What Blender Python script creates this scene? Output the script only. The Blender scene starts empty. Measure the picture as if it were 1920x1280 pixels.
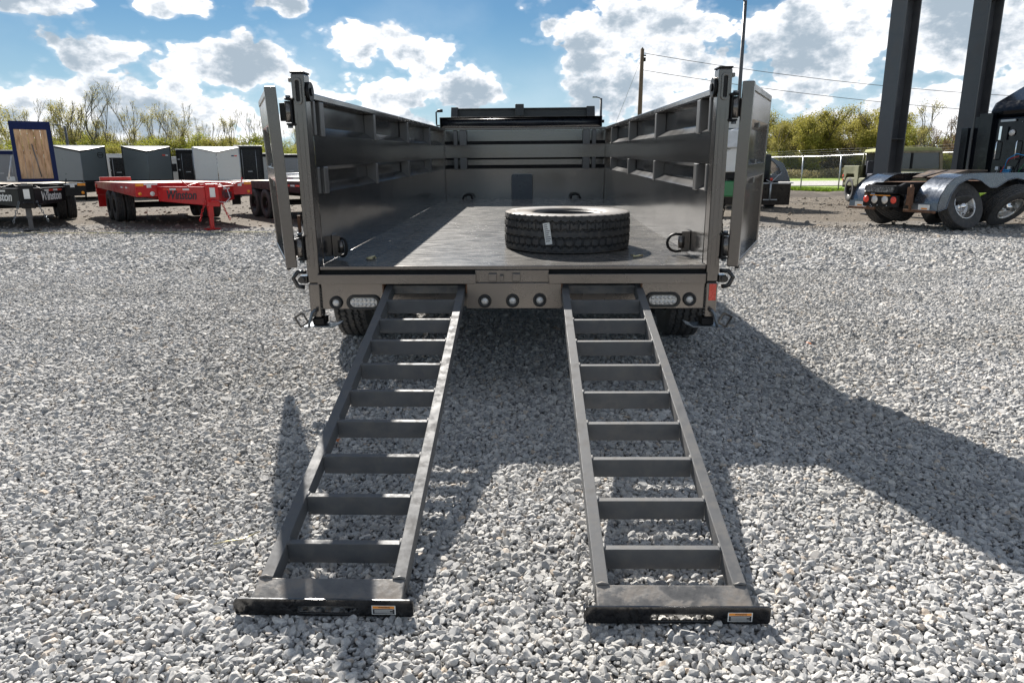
import bpy, math, random
import numpy as np
from mathutils import Vector, Matrix, Euler
C = bpy.context.scene.collection
sc = bpy.context.scene
R = math.radians
random.seed(7); RNG = np.random.default_rng(7)

# ------------------------------------------------------------------ camera
cam = bpy.data.cameras.new('camera'); camo = bpy.data.objects.new('camera', cam); C.objects.link(camo)
cam.sensor_width = 36.0; cam.lens = 36.0 * 1314.5 / 1920
rt = Vector((0.99950208, 0.03070096, -0.00728265)); up = Vector((-2.52116225e-04, 2.38570827e-01, 9.71125068e-01)); fw = Vector((-0.0315519, 0.97063969, -0.23845978))
M = Matrix((rt, up, -fw)).transposed().to_4x4(); M.translation = (0, 0, 1.207)
camo.matrix_world = M
cam.clip_start = 0.05; cam.clip_end = 2000
sc.camera = camo

# ------------------------------------------------------------------ sky and sun
SUN_TRAVEL = Vector((0.44, -1.31, -1.0)).normalized()
SUN_EL = math.asin(-SUN_TRAVEL.z); SUN_AZ = math.atan2(-SUN_TRAVEL.x, -SUN_TRAVEL.y)   # from +Y clockwise
w = bpy.data.worlds.new('World'); sc.world = w; w.use_nodes = True
w.cycles.sampling_method = 'MANUAL'; w.cycles.sample_map_resolution = 256
nt = w.node_tree; nt.nodes.clear()
def N(t, **k):
    n = nt.nodes.new(t)
    for a, b in k.items(): setattr(n, a, b)
    return n
def lk(a, b): nt.links.new(a, b)
def val(n, i, v):
    if isinstance(v, (int, float, tuple, list)): n.inputs[i].default_value = v
    else: lk(v, n.inputs[i])
def mth(op, a, b=0.0, c=None, clamp=False):
    n = N('ShaderNodeMath', operation=op); n.use_clamp = clamp
    val(n, 0, a); val(n, 1, b)
    if c is not None: val(n, 2, c)
    return n.outputs[0]
def mrange(v, a, b, c, d, smooth=True):
    n = N('ShaderNodeMapRange'); n.interpolation_type = 'SMOOTHSTEP' if smooth else 'LINEAR'
    val(n, 0, v); val(n, 1, a); val(n, 2, b); val(n, 3, c); val(n, 4, d)
    return n.outputs[0]
def mixc(f, a, b):
    n = N('ShaderNodeMix', data_type='RGBA'); val(n, 0, f); val(n, 6, a); val(n, 7, b); return n.outputs[2]
sky = N('ShaderNodeTexSky', sky_type='NISHITA'); sky.sun_disc = False
sky.sun_elevation = SUN_EL; sky.sun_rotation = SUN_AZ; sky.air_density = 1.0; sky.dust_density = 0.15; sky.ozone_density = 4.0
tc = N('ShaderNodeTexCoord'); sp = N('ShaderNodeSeparateXYZ'); lk(tc.outputs['Generated'], sp.inputs[0])
dx, dy, dz = sp.outputs
az = mth('MULTIPLY', mth('ARCTAN2', dx, dy), 180 / math.pi)
el = mth('MULTIPLY', mth('ARCSINE', dz), 180 / math.pi)
# where the cumulus banks stand in the sky (degrees of azimuth from +Y, degrees of elevation)
BANKS = [(-30, 3.6, 12, 2.6, .95), (-14, 3.2, 9, 1.8, .62), (24, 2.6, 14, 1.9, .8), (-31.0, 7.6, 3.2, 1.2, .75), (-34.5, 10.8, 4.2, .75, .8), (-25.6, 11.1, 2.8, 1.1, .85),
         (-18.4, 11.6, 1.9, 1.0, .8), (-22.0, 7.2, 5.2, 1.6, .95), (-12.2, 9.0, 5.6, 1.55, .95), (-8.2, 8.6, 1.9, 2.2, .75), (-13.9, 5.6, 5.5, 1.5, .85),
         (-5.5, 5.8, 2.7, 1.6, .85), (7.6, 9.6, 5.2, 2.7, .95), (11.0, 6.8, 6.0, 2.8, .9), (5.0, 4.4, 2.2, 1.6, .8), (22.0, 8.5, 6.0, 3.4, 1.0),
         (30.0, 9.5, 6.5, 4.5, 1.0), (29.0, 4.0, 9.0, 2.0, .9), (17, 5.0, 4.0, 1.8, .7), (-2.3, 14.5, 3, 1.2, .5)]
mask = mth('MULTIPLY', mrange(el, 13, 22, 0, 1), .42)     # broken cumulus added out of view overhead, cover set for ambient fill
mask = mth('MAXIMUM', mask, mth('MULTIPLY', mrange(mth('ABSOLUTE', az), 50, 75, 0, 1), .46))  # unseen cloud added to the sides and behind, also for fill light
for a0, e0, ra, re, wt in BANKS:
    u = mth('DIVIDE', mth('SUBTRACT', az, a0), ra * 1.18); v = mth('DIVIDE', mth('SUBTRACT', el, e0), re * 1.15)
    g = mth('MULTIPLY', mth('EXPONENT', mth('MULTIPLY', mth('ADD', mth('MULTIPLY', u, u), mth('MULTIPLY', v, v)), -0.75)), wt)
    mask = mth('MAXIMUM', mask, g)
mp = N('ShaderNodeMapping'); lk(tc.outputs['Generated'], mp.inputs[0]); mp.inputs['Scale'].default_value = (1, 1, 1.55)
def fbm(off, scale, detail, rough=.56, dist=0.0):
    m2 = N('ShaderNodeMapping'); lk(mp.outputs[0], m2.inputs[0]); m2.inputs['Location'].default_value = off
    n1 = N('ShaderNodeTexNoise'); lk(m2.outputs[0], n1.inputs['Vector']); n1.inputs['Scale'].default_value = scale; n1.inputs['Detail'].default_value = detail; n1.inputs['Roughness'].default_value = rough; n1.inputs['Distortion'].default_value = dist
    return n1.outputs[0]
v1 = N('ShaderNodeTexVoronoi', feature='F1'); lk(mp.outputs[0], v1.inputs['Vector']); v1.inputs['Scale'].default_value = 24; v1.inputs['Detail'].default_value = 2.5; v1.inputs['Roughness'].default_value = .6
n1 = fbm((0, 0, 0), 9, 8, .53)
nz = mth('SUBTRACT', n1, mth('MULTIPLY', mth('SUBTRACT', v1.outputs[0], .40), .22))
nz2 = fbm((-0.012, 0.0, 0.040), 9, 5, .6)
nz3 = fbm((0.0, 0.0, 0.0), 34, 5, .62)
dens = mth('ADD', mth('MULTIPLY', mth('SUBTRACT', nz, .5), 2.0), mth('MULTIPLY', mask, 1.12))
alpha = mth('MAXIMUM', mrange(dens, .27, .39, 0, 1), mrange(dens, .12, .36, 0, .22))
thick = mth('ADD', mth('ADD', mth('MULTIPLY', dens, .62), mth('MULTIPLY', mth('SUBTRACT', nz2, .5), 2.3)), mth('MULTIPLY', mth('SUBTRACT', nz3, .5), 1.3))
shade = mrange(thick, .06, .80, 0, 1)
K = 1.0
ccol = mixc(shade, (6.4 * K, 6.4 * K, 6.5 * K, 1), (2.15 * K, 2.6 * K, 3.05 * K, 1))
tint = N('ShaderNodeMix', data_type='RGBA', blend_type='MULTIPLY'); tint.inputs[0].default_value = 1; lk(sky.outputs[0], tint.inputs[6]); tint.inputs[7].default_value = (.222, .308, .338, 1)
wisp = N('ShaderNodeTexNoise'); lk(mp.outputs[0], wisp.inputs['Vector']); wisp.inputs['Scale'].default_value = 5; wisp.inputs['Detail'].default_value = 6
veil = mth('MULTIPLY', mrange(wisp.outputs[0], .42, .75, 0, .45), mrange(el, 0, 16, 1, .35))
lowhaze = mrange(el, -2, 12, .92, 0)
base = mixc(lowhaze, tint.outputs[2], (3.0 * K, 3.85 * K, 4.45 * K, 1))
base = mixc(veil, base, (3.7 * K, 4.4 * K, 5.0 * K, 1))
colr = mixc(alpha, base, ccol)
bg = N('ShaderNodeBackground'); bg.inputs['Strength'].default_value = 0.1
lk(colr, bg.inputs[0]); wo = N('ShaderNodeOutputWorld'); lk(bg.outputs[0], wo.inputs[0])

sl = bpy.data.lights.new('sun', 'SUN'); sl.energy = 4.8; sl.angle = R(.53); sl.color = (1.0, .95, .88)
so = bpy.data.objects.new('sun', sl); C.objects.link(so); so.rotation_euler = SUN_TRAVEL.to_track_quat('-Z', 'Y').to_euler(); so.location = (0, 0, 20)
sc.view_settings.view_transform = 'Standard'; sc.view_settings.look = 'None'; sc.view_settings.gamma = 1; sc.view_settings.use_curve_mapping = False
sc.view_settings.exposure = 1.02
sc.render.engine = 'CYCLES'; sc.cycles.max_bounces = 6

# ------------------------------------------------------------------ materials
MATS = {}
def mat(name, col, rough=.5, metal=0.0, var=.12, scale=8.0, bump=0.0, bscale=60.0, coat=0.0, dirt=None, dirt_amt=.5, dirt_scale=5.0, stretch=(1, 1, 1), rvar=.1, spec=.5, emit=None, trans=0.0):
    if name in MATS: return MATS[name]
    m = bpy.data.materials.new(name); m.use_nodes = True; t = m.node_tree; b = t.nodes['Principled BSDF']
    def n(ty, **k):
        q = t.nodes.new(ty)
        for a, c in k.items(): setattr(q, a, c)
        return q
    tco = n('ShaderNodeTexCoord'); mpg = n('ShaderNodeMapping'); t.links.new(tco.outputs['Object'], mpg.inputs[0]); mpg.inputs['Scale'].default_value = stretch
    no = n('ShaderNodeTexNoise'); t.links.new(mpg.outputs[0], no.inputs['Vector']); no.inputs['Scale'].default_value = scale; no.inputs['Detail'].default_value = 6; no.inputs['Roughness'].default_value = .6
    r = n('ShaderNodeMapRange'); t.links.new(no.outputs[0], r.inputs[0]); r.inputs[1].default_value = .3; r.inputs[2].default_value = .7; r.inputs[3].default_value = 1 - var; r.inputs[4].default_value = 1 + var
    mx = n('ShaderNodeMix', data_type='RGBA', blend_type='MULTIPLY'); mx.inputs[0].default_value = 1; mx.inputs[6].default_value = (*col, 1); t.links.new(r.outputs[0], mx.inputs[7])
    out = mx.outputs[2]
    rr = n('ShaderNodeMapRange'); t.links.new(no.outputs[0], rr.inputs[0]); rr.inputs[1].default_value = .3; rr.inputs[2].default_value = .7; rr.inputs[3].default_value = max(.02, rough - rvar); rr.inputs[4].default_value = min(1, rough + rvar)
    rout = rr.outputs[0]
    if dirt:
        dn = n('ShaderNodeTexNoise'); t.links.new(mpg.outputs[0], dn.inputs['Vector']); dn.inputs['Scale'].default_value = dirt_scale; dn.inputs['Detail'].default_value = 9; dn.inputs['Roughness'].default_value = .7
        dr = n('ShaderNodeMapRange'); t.links.new(dn.outputs[0], dr.inputs[0]); dr.inputs[1].default_value = .47; dr.inputs[2].default_value = .68; dr.inputs[3].default_value = 0; dr.inputs[4].default_value = dirt_amt
        m3 = n('ShaderNodeMix', data_type='RGBA'); t.links.new(dr.outputs[0], m3.inputs[0]); t.links.new(out, m3.inputs[6]); m3.inputs[7].default_value = (*dirt, 1); out = m3.outputs[2]
        m4 = n('ShaderNodeMath', operation='ADD'); m4.use_clamp = True; t.links.new(rout, m4.inputs[0]); t.links.new(dr.outputs[0], m4.inputs[1]); 
        m5 = n('ShaderNodeMath', operation='MINIMUM'); t.links.new(m4.outputs[0], m5.inputs[0]); m5.inputs[1].default_value = .9; rout = m5.outputs[0]
    t.links.new(out, b.inputs['Base Color']); t.links.new(rout, b.inputs['Roughness'])
    b.inputs['Metallic'].default_value = metal; b.inputs['Coat Weight'].default_value = coat; b.inputs['Coat Roughness'].default_value = .12
    b.inputs['Specular IOR Level'].default_value = spec; b.inputs['Transmission Weight'].default_value = trans
    if emit: b.inputs['Emission Color'].default_value = (*emit, 1); b.inputs['Emission Strength'].default_value = 1
    if bump:
        bn = n('ShaderNodeTexNoise'); t.links.new(mpg.outputs[0], bn.inputs['Vector']); bn.inputs['Scale'].default_value = bscale; bn.inputs['Detail'].default_value = 4
        bp = n('ShaderNodeBump'); bp.inputs['Strength'].default_value = bump; bp.inputs['Distance'].default_value = .01; t.links.new(bn.outputs[0], bp.inputs['Height']); t.links.new(bp.outputs[0], b.inputs['Normal'])
    MATS[name] = m; return m

paint = mat('gunmetal paint', (.168, .154, .143), .25, .86, var=.05, scale=2, bump=.03, bscale=3, coat=.12)
sheetm = mat('gunmetal sheet', (.165, .163, .163), .16, .87, var=.06, scale=1.6, bump=.09, bscale=2.0, coat=.10, rvar=.04)
rampm = mat('ramp paint', (.112, .114, .117), .55, .1, var=.10, scale=14, bump=.04, bscale=60, dirt=(.25, .225, .195), dirt_amt=.35, dirt_scale=16, spec=.3)
footm = mat('worn ramp steel', (.15, .147, .143), .42, .35, var=.30, scale=10, bump=.25, bscale=30, dirt=(.36, .31, .26), dirt_amt=.7, dirt_scale=9)
blackm = mat('gloss black', (.010, .010, .011), .12, 0, var=.2, coat=.5, dirt=(.10, .09, .08), dirt_amt=.12, dirt_scale=12)
blkd = mat('black steel', (.008, .008, .009), .38, 0, var=.3, dirt=(.06, .05, .04), dirt_amt=.2, dirt_scale=9, spec=.22)
deepm = mat('dark underbody', (.012, .012, .012), .7, 0, var=.3)
rubber = mat('tyre rubber', (.055, .055, .056), .75, 0, var=.35, scale=14, bump=.3, bscale=140, dirt=(.16, .14, .12), dirt_amt=.55, dirt_scale=16)
rubberd = mat('dusty tyre wall', (.11, .10, .092), .6, 0, var=.2, scale=10, bump=.12, bscale=80, dirt=(.30, .24, .17), dirt_amt=.45, dirt_scale=4)
grom = mat('grommet rubber', (.012, .012, .012), .45, 0, var=.1)
lens = mat('clear lens', (.62, .60, .57), .15, .35, var=.12, scale=60, bump=.4, bscale=160, coat=.8)
zinc = mat('zinc plate', (.16, .18, .20), .40, .8, var=.15, scale=30)
redref = mat('red reflector', (.75, .05, .02), .25, 0, var=.08, scale=80, bump=.3, bscale=400, coat=.6)
brass = mat('yellow zinc bolt', (.60, .53, .32), .35, .8, var=.2)
alum = mat('aluminium rim', (.62, .60, .57), .24, .95, var=.12, dirt=(.40, .33, .26), dirt_amt=.35, dirt_scale=6)
chrome = mat('chrome', (.85, .85, .85), .07, 1, var=.03)
redp = mat('red paint', (.50, .005, .008), .33, 0, var=.08, scale=5, coat=.35, dirt=(.36, .05, .04), dirt_amt=.15, dirt_scale=8, spec=.35)
whitep = mat('white paint', (.72, .72, .70), .38, 0, var=.05, scale=3, coat=.3, dirt=(.50, .46, .40), dirt_amt=.25, dirt_scale=3)
greyp = mat('grey cladding', (.25, .255, .265), .35, .2, var=.05, scale=2, coat=.2, bump=.04, bscale=3)
charp = mat('charcoal and shaded grey cladding', (.11, .13, .135), .40, .1, var=.05, scale=2, coat=.2)
bluep = mat('navy blue paint', (.005, .014, .075), .4, 0, var=.15, spec=.2)
woodm = mat('pine board', (.56, .38, .23), .65, 0, var=.22, scale=3, stretch=(5, 5, 1), dirt=(.22, .11, .05), dirt_amt=.85, dirt_scale=1.4)
wood2 = mat('deck wood', (.62, .52, .40), .7, 0, var=.2, scale=5, stretch=(6, 1, 6))
amber = mat('amber marker', (.85, .30, .01), .3, 0, var=.1, coat=.5)
labelw = mat('white label', (.75, .75, .72), .5, 0, var=.08, scale=120)
inkm = mat('label ink', (.03, .03, .035), .6)
orangem = mat('orange label', (.85, .30, .03), .5)
cabp = mat('truck black paint', (.004, .005, .008), .14, 0, var=.1, coat=.22, spec=.25)
fendm = mat('fender plastic', (.12, .135, .16), .22, .65, var=.08, coat=.8, dirt=(.16, .15, .13), dirt_amt=.10, dirt_scale=3)
rustm = mat('rusty steel', (.16, .085, .05), .75, .2, var=.4, scale=10, bump=.3)
olive = mat('olive drab', (.15, .155, .08), .62, 0, var=.25, scale=3, dirt=(.36, .35, .27), dirt_amt=.5, dirt_scale=3)
glassd = mat('dark glass', (.035, .05, .06), .06, 0, var=.1, coat=.5)
galv = mat('galvanised steel', (.50, .52, .54), .4, .7, var=.2, scale=12)
colm = mat('dark painted steel', (.10, .102, .108), .42, .3, var=.15, scale=3, dirt=(.14, .13, .12), dirt_amt=.2, dirt_scale=3)
polem = mat('weathered wood pole', (.16, .11, .07), .85, 0, var=.3, scale=6, stretch=(8, 8, .6))
greenp = mat('green machine paint', (.02, .20, .06), .35, 0, var=.1, coat=.5)
bluehose = mat('blue hose', (.01, .28, .62), .35, 0, var=.05, coat=.3)
redhose = mat('red hose', (.55, .02, .03), .4, 0, var=.05)
tarpm = mat('tarp roller vinyl', (.012, .014, .020), .28, 0, var=.2, scale=4, bump=.15, bscale=12, coat=.3)
leafmat = mat('dry leaf', (.55, .16, .04), .6, 0)
ribm = mat('satin rib paint', (.165, .16, .155), .42, .6, var=.08, scale=3)
shieldm = mat('dark shield paint', (.045, .047, .048), .38, .3, var=.1)
hoistm = mat('hoist cover paint', (.055, .065, .080), .32, .5, var=.08, coat=.2)

# worn bed floor: streaked, scuffed bare steel
def floor_mat():
    m = bpy.data.materials.new('scuffed bed steel'); m.use_nodes = True; t = m.node_tree; b = t.nodes['Principled BSDF']
    def n(ty, **k):
        q = t.nodes.new(ty)
        for a, c in k.items(): setattr(q, a, c)
        return q
    L = t.links.new
    tco = n('ShaderNodeTexCoord')
    def noise(s, st, d=7, r=.6, dist=0.0):
        g = n('ShaderNodeMapping'); L(tco.outputs['Object'], g.inputs[0]); g.inputs['Scale'].default_value = st
        q = n('ShaderNodeTexNoise'); L(g.outputs[0], q.inputs['Vector']); q.inputs['Scale'].default_value = s; q.inputs['Detail'].default_value = d; q.inputs['Roughness'].default_value = r; q.inputs['Distortion'].default_value = dist
        return q.outputs[0]
    def mr(v, a, b_, c, d):
        q = n('ShaderNodeMapRange'); L(v, q.inputs[0])
        for i, x in enumerate((a, b_, c, d)): q.inputs[i + 1].default_value = x
        return q.outputs[0]
    def mix(f, a, b_, bt='MIX'):
        q = n('ShaderNodeMix', data_type='RGBA', blend_type=bt)
        for i, x in ((0, f), (6, a), (7, b_)):
            if hasattr(x, 'links'): L(x, q.inputs[i])
            else: q.inputs[i].default_value = x
        return q.outputs[2]
    a = noise(1.6, (1, 1.4, 1), 8, .62, 1.2); bb = noise(6, (1, 3.5, 1), 9, .72, .8); c = noise(40, (1, 3, 1), 4); s = noise(3.2, (1, 1.8, 1), 8, .72, 2.4)
    col = mix(mr(a, .42, .60, 0, 1), (.095, .092, .088, 1), (.145, .138, .127, 1))
    col = mix(mr(bb, .48, .66, 0, .65), col, (.19, .178, .16, 1))
    col = mix(mr(s, .58, .70, 0, .32), col, (.22, .21, .195, 1))
    col = mix(mr(s, .42, .32, 0, .3), col, (.03, .03, .032, 1))
    L(col, b.inputs['Base Color']); b.inputs['Metallic'].default_value = 0; b.inputs['Specular IOR Level'].default_value = .30
    L(mr(bb, .35, .7, .20, .34), b.inputs['Roughness'])
    bp = n('ShaderNodeBump'); bp.inputs['Strength'].default_value = .04; bp.inputs['Distance'].default_value = .006; L(a, bp.inputs['Height'])
    L(bp.outputs[0], b.inputs['Normal'])
    return m
floorm = floor_mat()

# ------------------------------------------------------------------ mesh helpers
class MB:
    def __init__(s): s.v = []; s.f = []; s.sm = []
    def add(s, vs, fs, smooth=False):
        o = len(s.v); s.v += [tuple(v) for v in vs]; s.f += [tuple(i + o for i in f) for f in fs]; s.sm += [smooth] * len(fs); return s
    def box(s, x0, x1, y0, y1, z0, z1, M=None):
        vs = [Vector(p) for p in ((x0, y0, z0), (x1, y0, z0), (x1, y1, z0), (x0, y1, z0), (x0, y0, z1), (x1, y0, z1), (x1, y1, z1), (x0, y1, z1))]
        if M is not None: vs = [M @ v for v in vs]
        return s.add(vs, [(0, 3, 2, 1), (4, 5, 6, 7), (0, 1, 5, 4), (1, 2, 6, 5), (2, 3, 7, 6), (3, 0, 4, 7)])
    def hexa(s, p):  # 8 points: bottom 4 ccw, top 4
        return s.add(p, [(0, 3, 2, 1), (4, 5, 6, 7), (0, 1, 5, 4), (1, 2, 6, 5), (2, 3, 7, 6), (3, 0, 4, 7)])
    def cyl(s, a, b, r, n=12, r2=None, caps=True):
        a = Vector(a); b = Vector(b); d = (b - a).normalized(); r2 = r if r2 is None else r2
        t = Vector((0, 0, 1)) if abs(d.z) < .9 else Vector((1, 0, 0)); u = d.cross(t).normalized(); w_ = d.cross(u)
        vs = [a + (u * math.cos(2 * math.pi * i / n) + w_ * math.sin(2 * math.pi * i / n)) * r for i in range(n)] + [b + (u * math.cos(2 * math.pi * i / n) + w_ * math.sin(2 * math.pi * i / n)) * r2 for i in range(n)]
        s.add(vs, [(i, i + n, (i + 1) % n + n, (i + 1) % n) for i in range(n)], True)
        if caps: s.add(vs, [tuple(range(n)), tuple(range(2 * n - 1, n - 1, -1))])
        return s
    def tube(s, pts, r, n=8, closed=False):
        pts = [Vector(p) for p in pts]; k = len(pts); vs = []; pu = None
        for i, p in enumerate(pts):
            if closed: d = (pts[(i + 1) % k] - pts[i - 1])
            else: d = (pts[min(i + 1, k - 1)] - pts[max(i - 1, 0)])
            d.normalize()
            t = pu if pu is not None else (Vector((0, 0, 1)) if abs(d.z) < .9 else Vector((1, 0, 0)))
            u = (t - d * t.dot(d)); u.normalize(); pu = u; w_ = d.cross(u)
            rr = r[i] if isinstance(r, (list, tuple)) else r
            vs += [p + (u * math.cos(2 * math.pi * j / n) + w_ * math.sin(2 * math.pi * j / n)) * rr for j in range(n)]
        fs = [(i * n + j, i * n + (j + 1) % n, ((i + 1) % k) * n + (j + 1) % n, ((i + 1) % k) * n + j) for i in range(k if closed else k - 1) for j in range(n)]
        s.add(vs, fs, True)
        if not closed: s.add(vs, [tuple(range(n - 1, -1, -1)), tuple(range((k - 1) * n, k * n))])
        return s
    def prism(s, poly, axis, a, b, smooth=False):  # poly 2D; axis 'x': (y,z), 'y': (x,z), 'z': (x,y)
        def P(q, t): return {'x': (t, q[0], q[1]), 'y': (q[0], t, q[1]), 'z': (q[0], q[1], t)}[axis]
        n = len(poly); vs = [P(q, a) for q in poly] + [P(q, b) for q in poly]
        s.add(vs, [(i, (i + 1) % n, (i + 1) % n + n, i + n) for i in range(n)], smooth)
        s.add(vs, [tuple(range(n - 1, -1, -1)), tuple(range(n, 2 * n))]); return s
    def ring(s, outer, inner, axis, a, b):  # plate with a hole, both loops the same length
        def P(q, t): return {'x': (t, q[0], q[1]), 'y': (q[0], t, q[1]), 'z': (q[0], q[1], t)}[axis]
        n = len(outer); vs = [P(q, t) for t in (a, b) for l in (outer, inner) for q in l]; fs = []
        for i in range(n):
            j = (i + 1) % n
            fs += [(i, j, n + j, n + i), (2 * n + i, 3 * n + i, 3 * n + j, 2 * n + j), (i, 2 * n + i, 2 * n + j, j), (n + i, n + j, 3 * n + j, 3 * n + i)]
        return s.add(vs, fs)
    def lathe(s, prof, n, axis='x', c=(0, 0, 0), closed=False, smooth=True):  # prof: (along, radius)
        vs = []; k = len(prof)
        for i in range(n):
            t = 2 * math.pi * i / n; ca, sa = math.cos(t), math.sin(t)
            for (h, r) in prof:
                p = {'x': (h, r * ca, r * sa), 'y': (r * ca, h, r * sa), 'z': (r * ca, r * sa, h)}[axis]
                vs.append((p[0] + c[0], p[1] + c[1], p[2] + c[2]))
        fs = []
        for i in range(n):
            for j in range(k if closed else k - 1):
                a = i * k + j; b = i * k + (j + 1) % k; i2 = ((i + 1) % n) * k
                fs.append((a, b, i2 + (j + 1) % k, i2 + j))
        return s.add(vs, fs, smooth)
    def mesh(s, name, m):
        me = bpy.data.meshes.new(name); me.from_pydata(s.v, [], s.f)
        me.polygons.foreach_set('use_smooth', s.sm); me.materials.append(m); me.update()
        return me
    def build(s, name, m, parent=None, bevel=0.0, fix=True):
        me = s.mesh(name, m)
        if fix:
            import bmesh
            b = bmesh.new(); b.from_mesh(me); bmesh.ops.remove_doubles(b, verts=b.verts, dist=1e-5); bmesh.ops.recalc_face_normals(b, faces=b.faces); b.to_mesh(me); b.free()
        o = bpy.data.objects.new(name, me); C.objects.link(o)
        if parent: o.parent = parent
        if bevel:
            q = o.modifiers.new('bevel', 'BEVEL'); q.width = bevel; q.segments = 2; q.limit_method = 'ANGLE'; q.angle_limit = R(40); q.harden_normals = False
        return o
def tag(o, label=None, cat=None, group=None, kind=None):
    for k, v in (('label', label), ('category', cat), ('group', group), ('kind', kind)):
        if v: o[k] = v
    return o
def empty(name, loc, rz=0, rx=0, label=None, cat=None, group=None, s=1.0):
    o = bpy.data.objects.new(name, None); C.objects.link(o); o.location = loc; o.rotation_euler = (rx, 0, rz); o.scale = (s, s, s); o.empty_display_size = .2
    return tag(o, label, cat, group)
def kids(o): return [c for c in bpy.data.objects if c.parent == o]
def copy_tree(o, parent=None):
    ch = kids(o); c = o.copy(); C.objects.link(c)
    if parent is not None: c.parent = parent
    for k in ch: copy_tree(k, c)
    return c
def dupo(o, loc=None, parent=None, rot=None, scale=None):
    c = o.copy(); C.objects.link(c)
    if parent is not None: c.parent = parent
    if loc is not None: c.location = loc
    if rot is not None: c.rotation_euler = rot
    if scale is not None: c.scale = scale
    return c
def rounded(cx, cy, hw, hh, r, n=5):
    pts = []
    for (sx, sy, a0) in ((1, 1, 0), (-1, 1, 90), (-1, -1, 180), (1, -1, 270)):
        for i in range(n + 1):
            a = R(a0 + 90 * i / n); pts.append((cx + sx * (hw - r) + r * math.cos(a), cy + sy * (hh - r) + r * math.sin(a)))
    return pts
def text(name, body, size, m, parent, matrix, ext=.001, shear=0.0):
    cu = bpy.data.curves.new(name, 'FONT'); cu.body = body; cu.size = size; cu.extrude = ext; cu.shear = shear; cu.align_x = 'CENTER'; cu.align_y = 'CENTER'; cu.offset = size * .022; cu.resolution_u = 3
    t = bpy.data.objects.new('tmp', cu); C.objects.link(t); bpy.context.view_layer.update()
    me = bpy.data.meshes.new_from_object(t); bpy.data.objects.remove(t); me.name = name
    me.materials.clear(); me.materials.append(m)
    o = bpy.data.objects.new(name, me); C.objects.link(o); o.parent = parent; o.matrix_local = matrix
    return o

# ------------------------------------------------------------------ ground
GZ = -.03
def ground_mat():
    m = bpy.data.materials.new('crushed limestone'); m.use_nodes = True; t = m.node_tree; b = t.nodes['Principled BSDF']; L = t.links.new
    g = t.nodes.new('ShaderNodeNewGeometry')
    def noise(s, d=6, r=.6):
        q = t.nodes.new('ShaderNodeTexNoise'); L(g.outputs['Position'], q.inputs['Vector']); q.inputs['Scale'].default_value = s; q.inputs['Detail'].default_value = d; q.inputs['Roughness'].default_value = r; return q.outputs[0]
    def mr(v, a, b_, c, d):
        q = t.nodes.new('ShaderNodeMapRange'); L(v, q.inputs[0])
        for i, x in enumerate((a, b_, c, d)): q.inputs[i + 1].default_value = x
        return q.outputs[0]
    def mix(f, a, b_, bt='MIX'):
        q = t.nodes.new('ShaderNodeMix'); q.data_type = 'RGBA'; q.blend_type = bt
        for i, x in ((0, f), (6, a), (7, b_)):
            if hasattr(x, 'links'): L(x, q.inputs[i])
            else: q.inputs[i].default_value = x
        return q.outputs[2]
    v = t.nodes.new('ShaderNodeTexVoronoi'); v.feature = 'F1'; L(g.outputs['Position'], v.inputs['Vector']); v.inputs['Scale'].default_value = 46
    wn = t.nodes.new('ShaderNodeSeparateColor'); L(v.outputs['Color'], wn.inputs[0])
    stone = mix(mr(wn.outputs[0], 0, 1, 0, 1), (.25, .25, .25, 1), (.55, .535, .51, 1))
    stone = mix(mr(v.outputs['Distance'], .38, .6, 0, .8), stone, (.07, .066, .06, 1))
    brown = mix(mr(noise(9, 8, .7), .35, .65, 0, 1), (.075, .062, .048, 1), (.20, .165, .125, 1))
    sp_ = t.nodes.new('ShaderNodeSeparateXYZ'); L(g.outputs['Position'], sp_.inputs[0])
    ad = t.nodes.new('ShaderNodeMath'); ad.operation = 'ADD'; L(sp_.outputs[1], ad.inputs[0]); L(mr(noise(.35, 4), 0, 1, -7, 7), ad.inputs[1])
    far = mr(ad.outputs[0], 12.5, 18.0, 0, .92)
    pat = mr(noise(.25, 5, .65), .35, .7, .88, 1.1)
    col = mix(far, stone, brown); col = mix(1.0, col, pat, 'MULTIPLY')
    L(col, b.inputs['Base Color']); b.inputs['Roughness'].default_value = .95; b.inputs['Specular IOR Level'].default_value = .2
    bp = t.nodes.new('ShaderNodeBump'); bp.inputs['Strength'].default_value = .9; bp.inputs['Distance'].default_value = .016; bp.invert = True
    a2 = t.nodes.new('ShaderNodeMath'); a2.operation = 'ADD'; L(v.outputs['Distance'], a2.inputs[0]); L(noise(14, 5), a2.inputs[1]); L(a2.outputs[0], bp.inputs['Height']); L(bp.outputs[0], b.inputs['Normal'])
    return m
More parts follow.
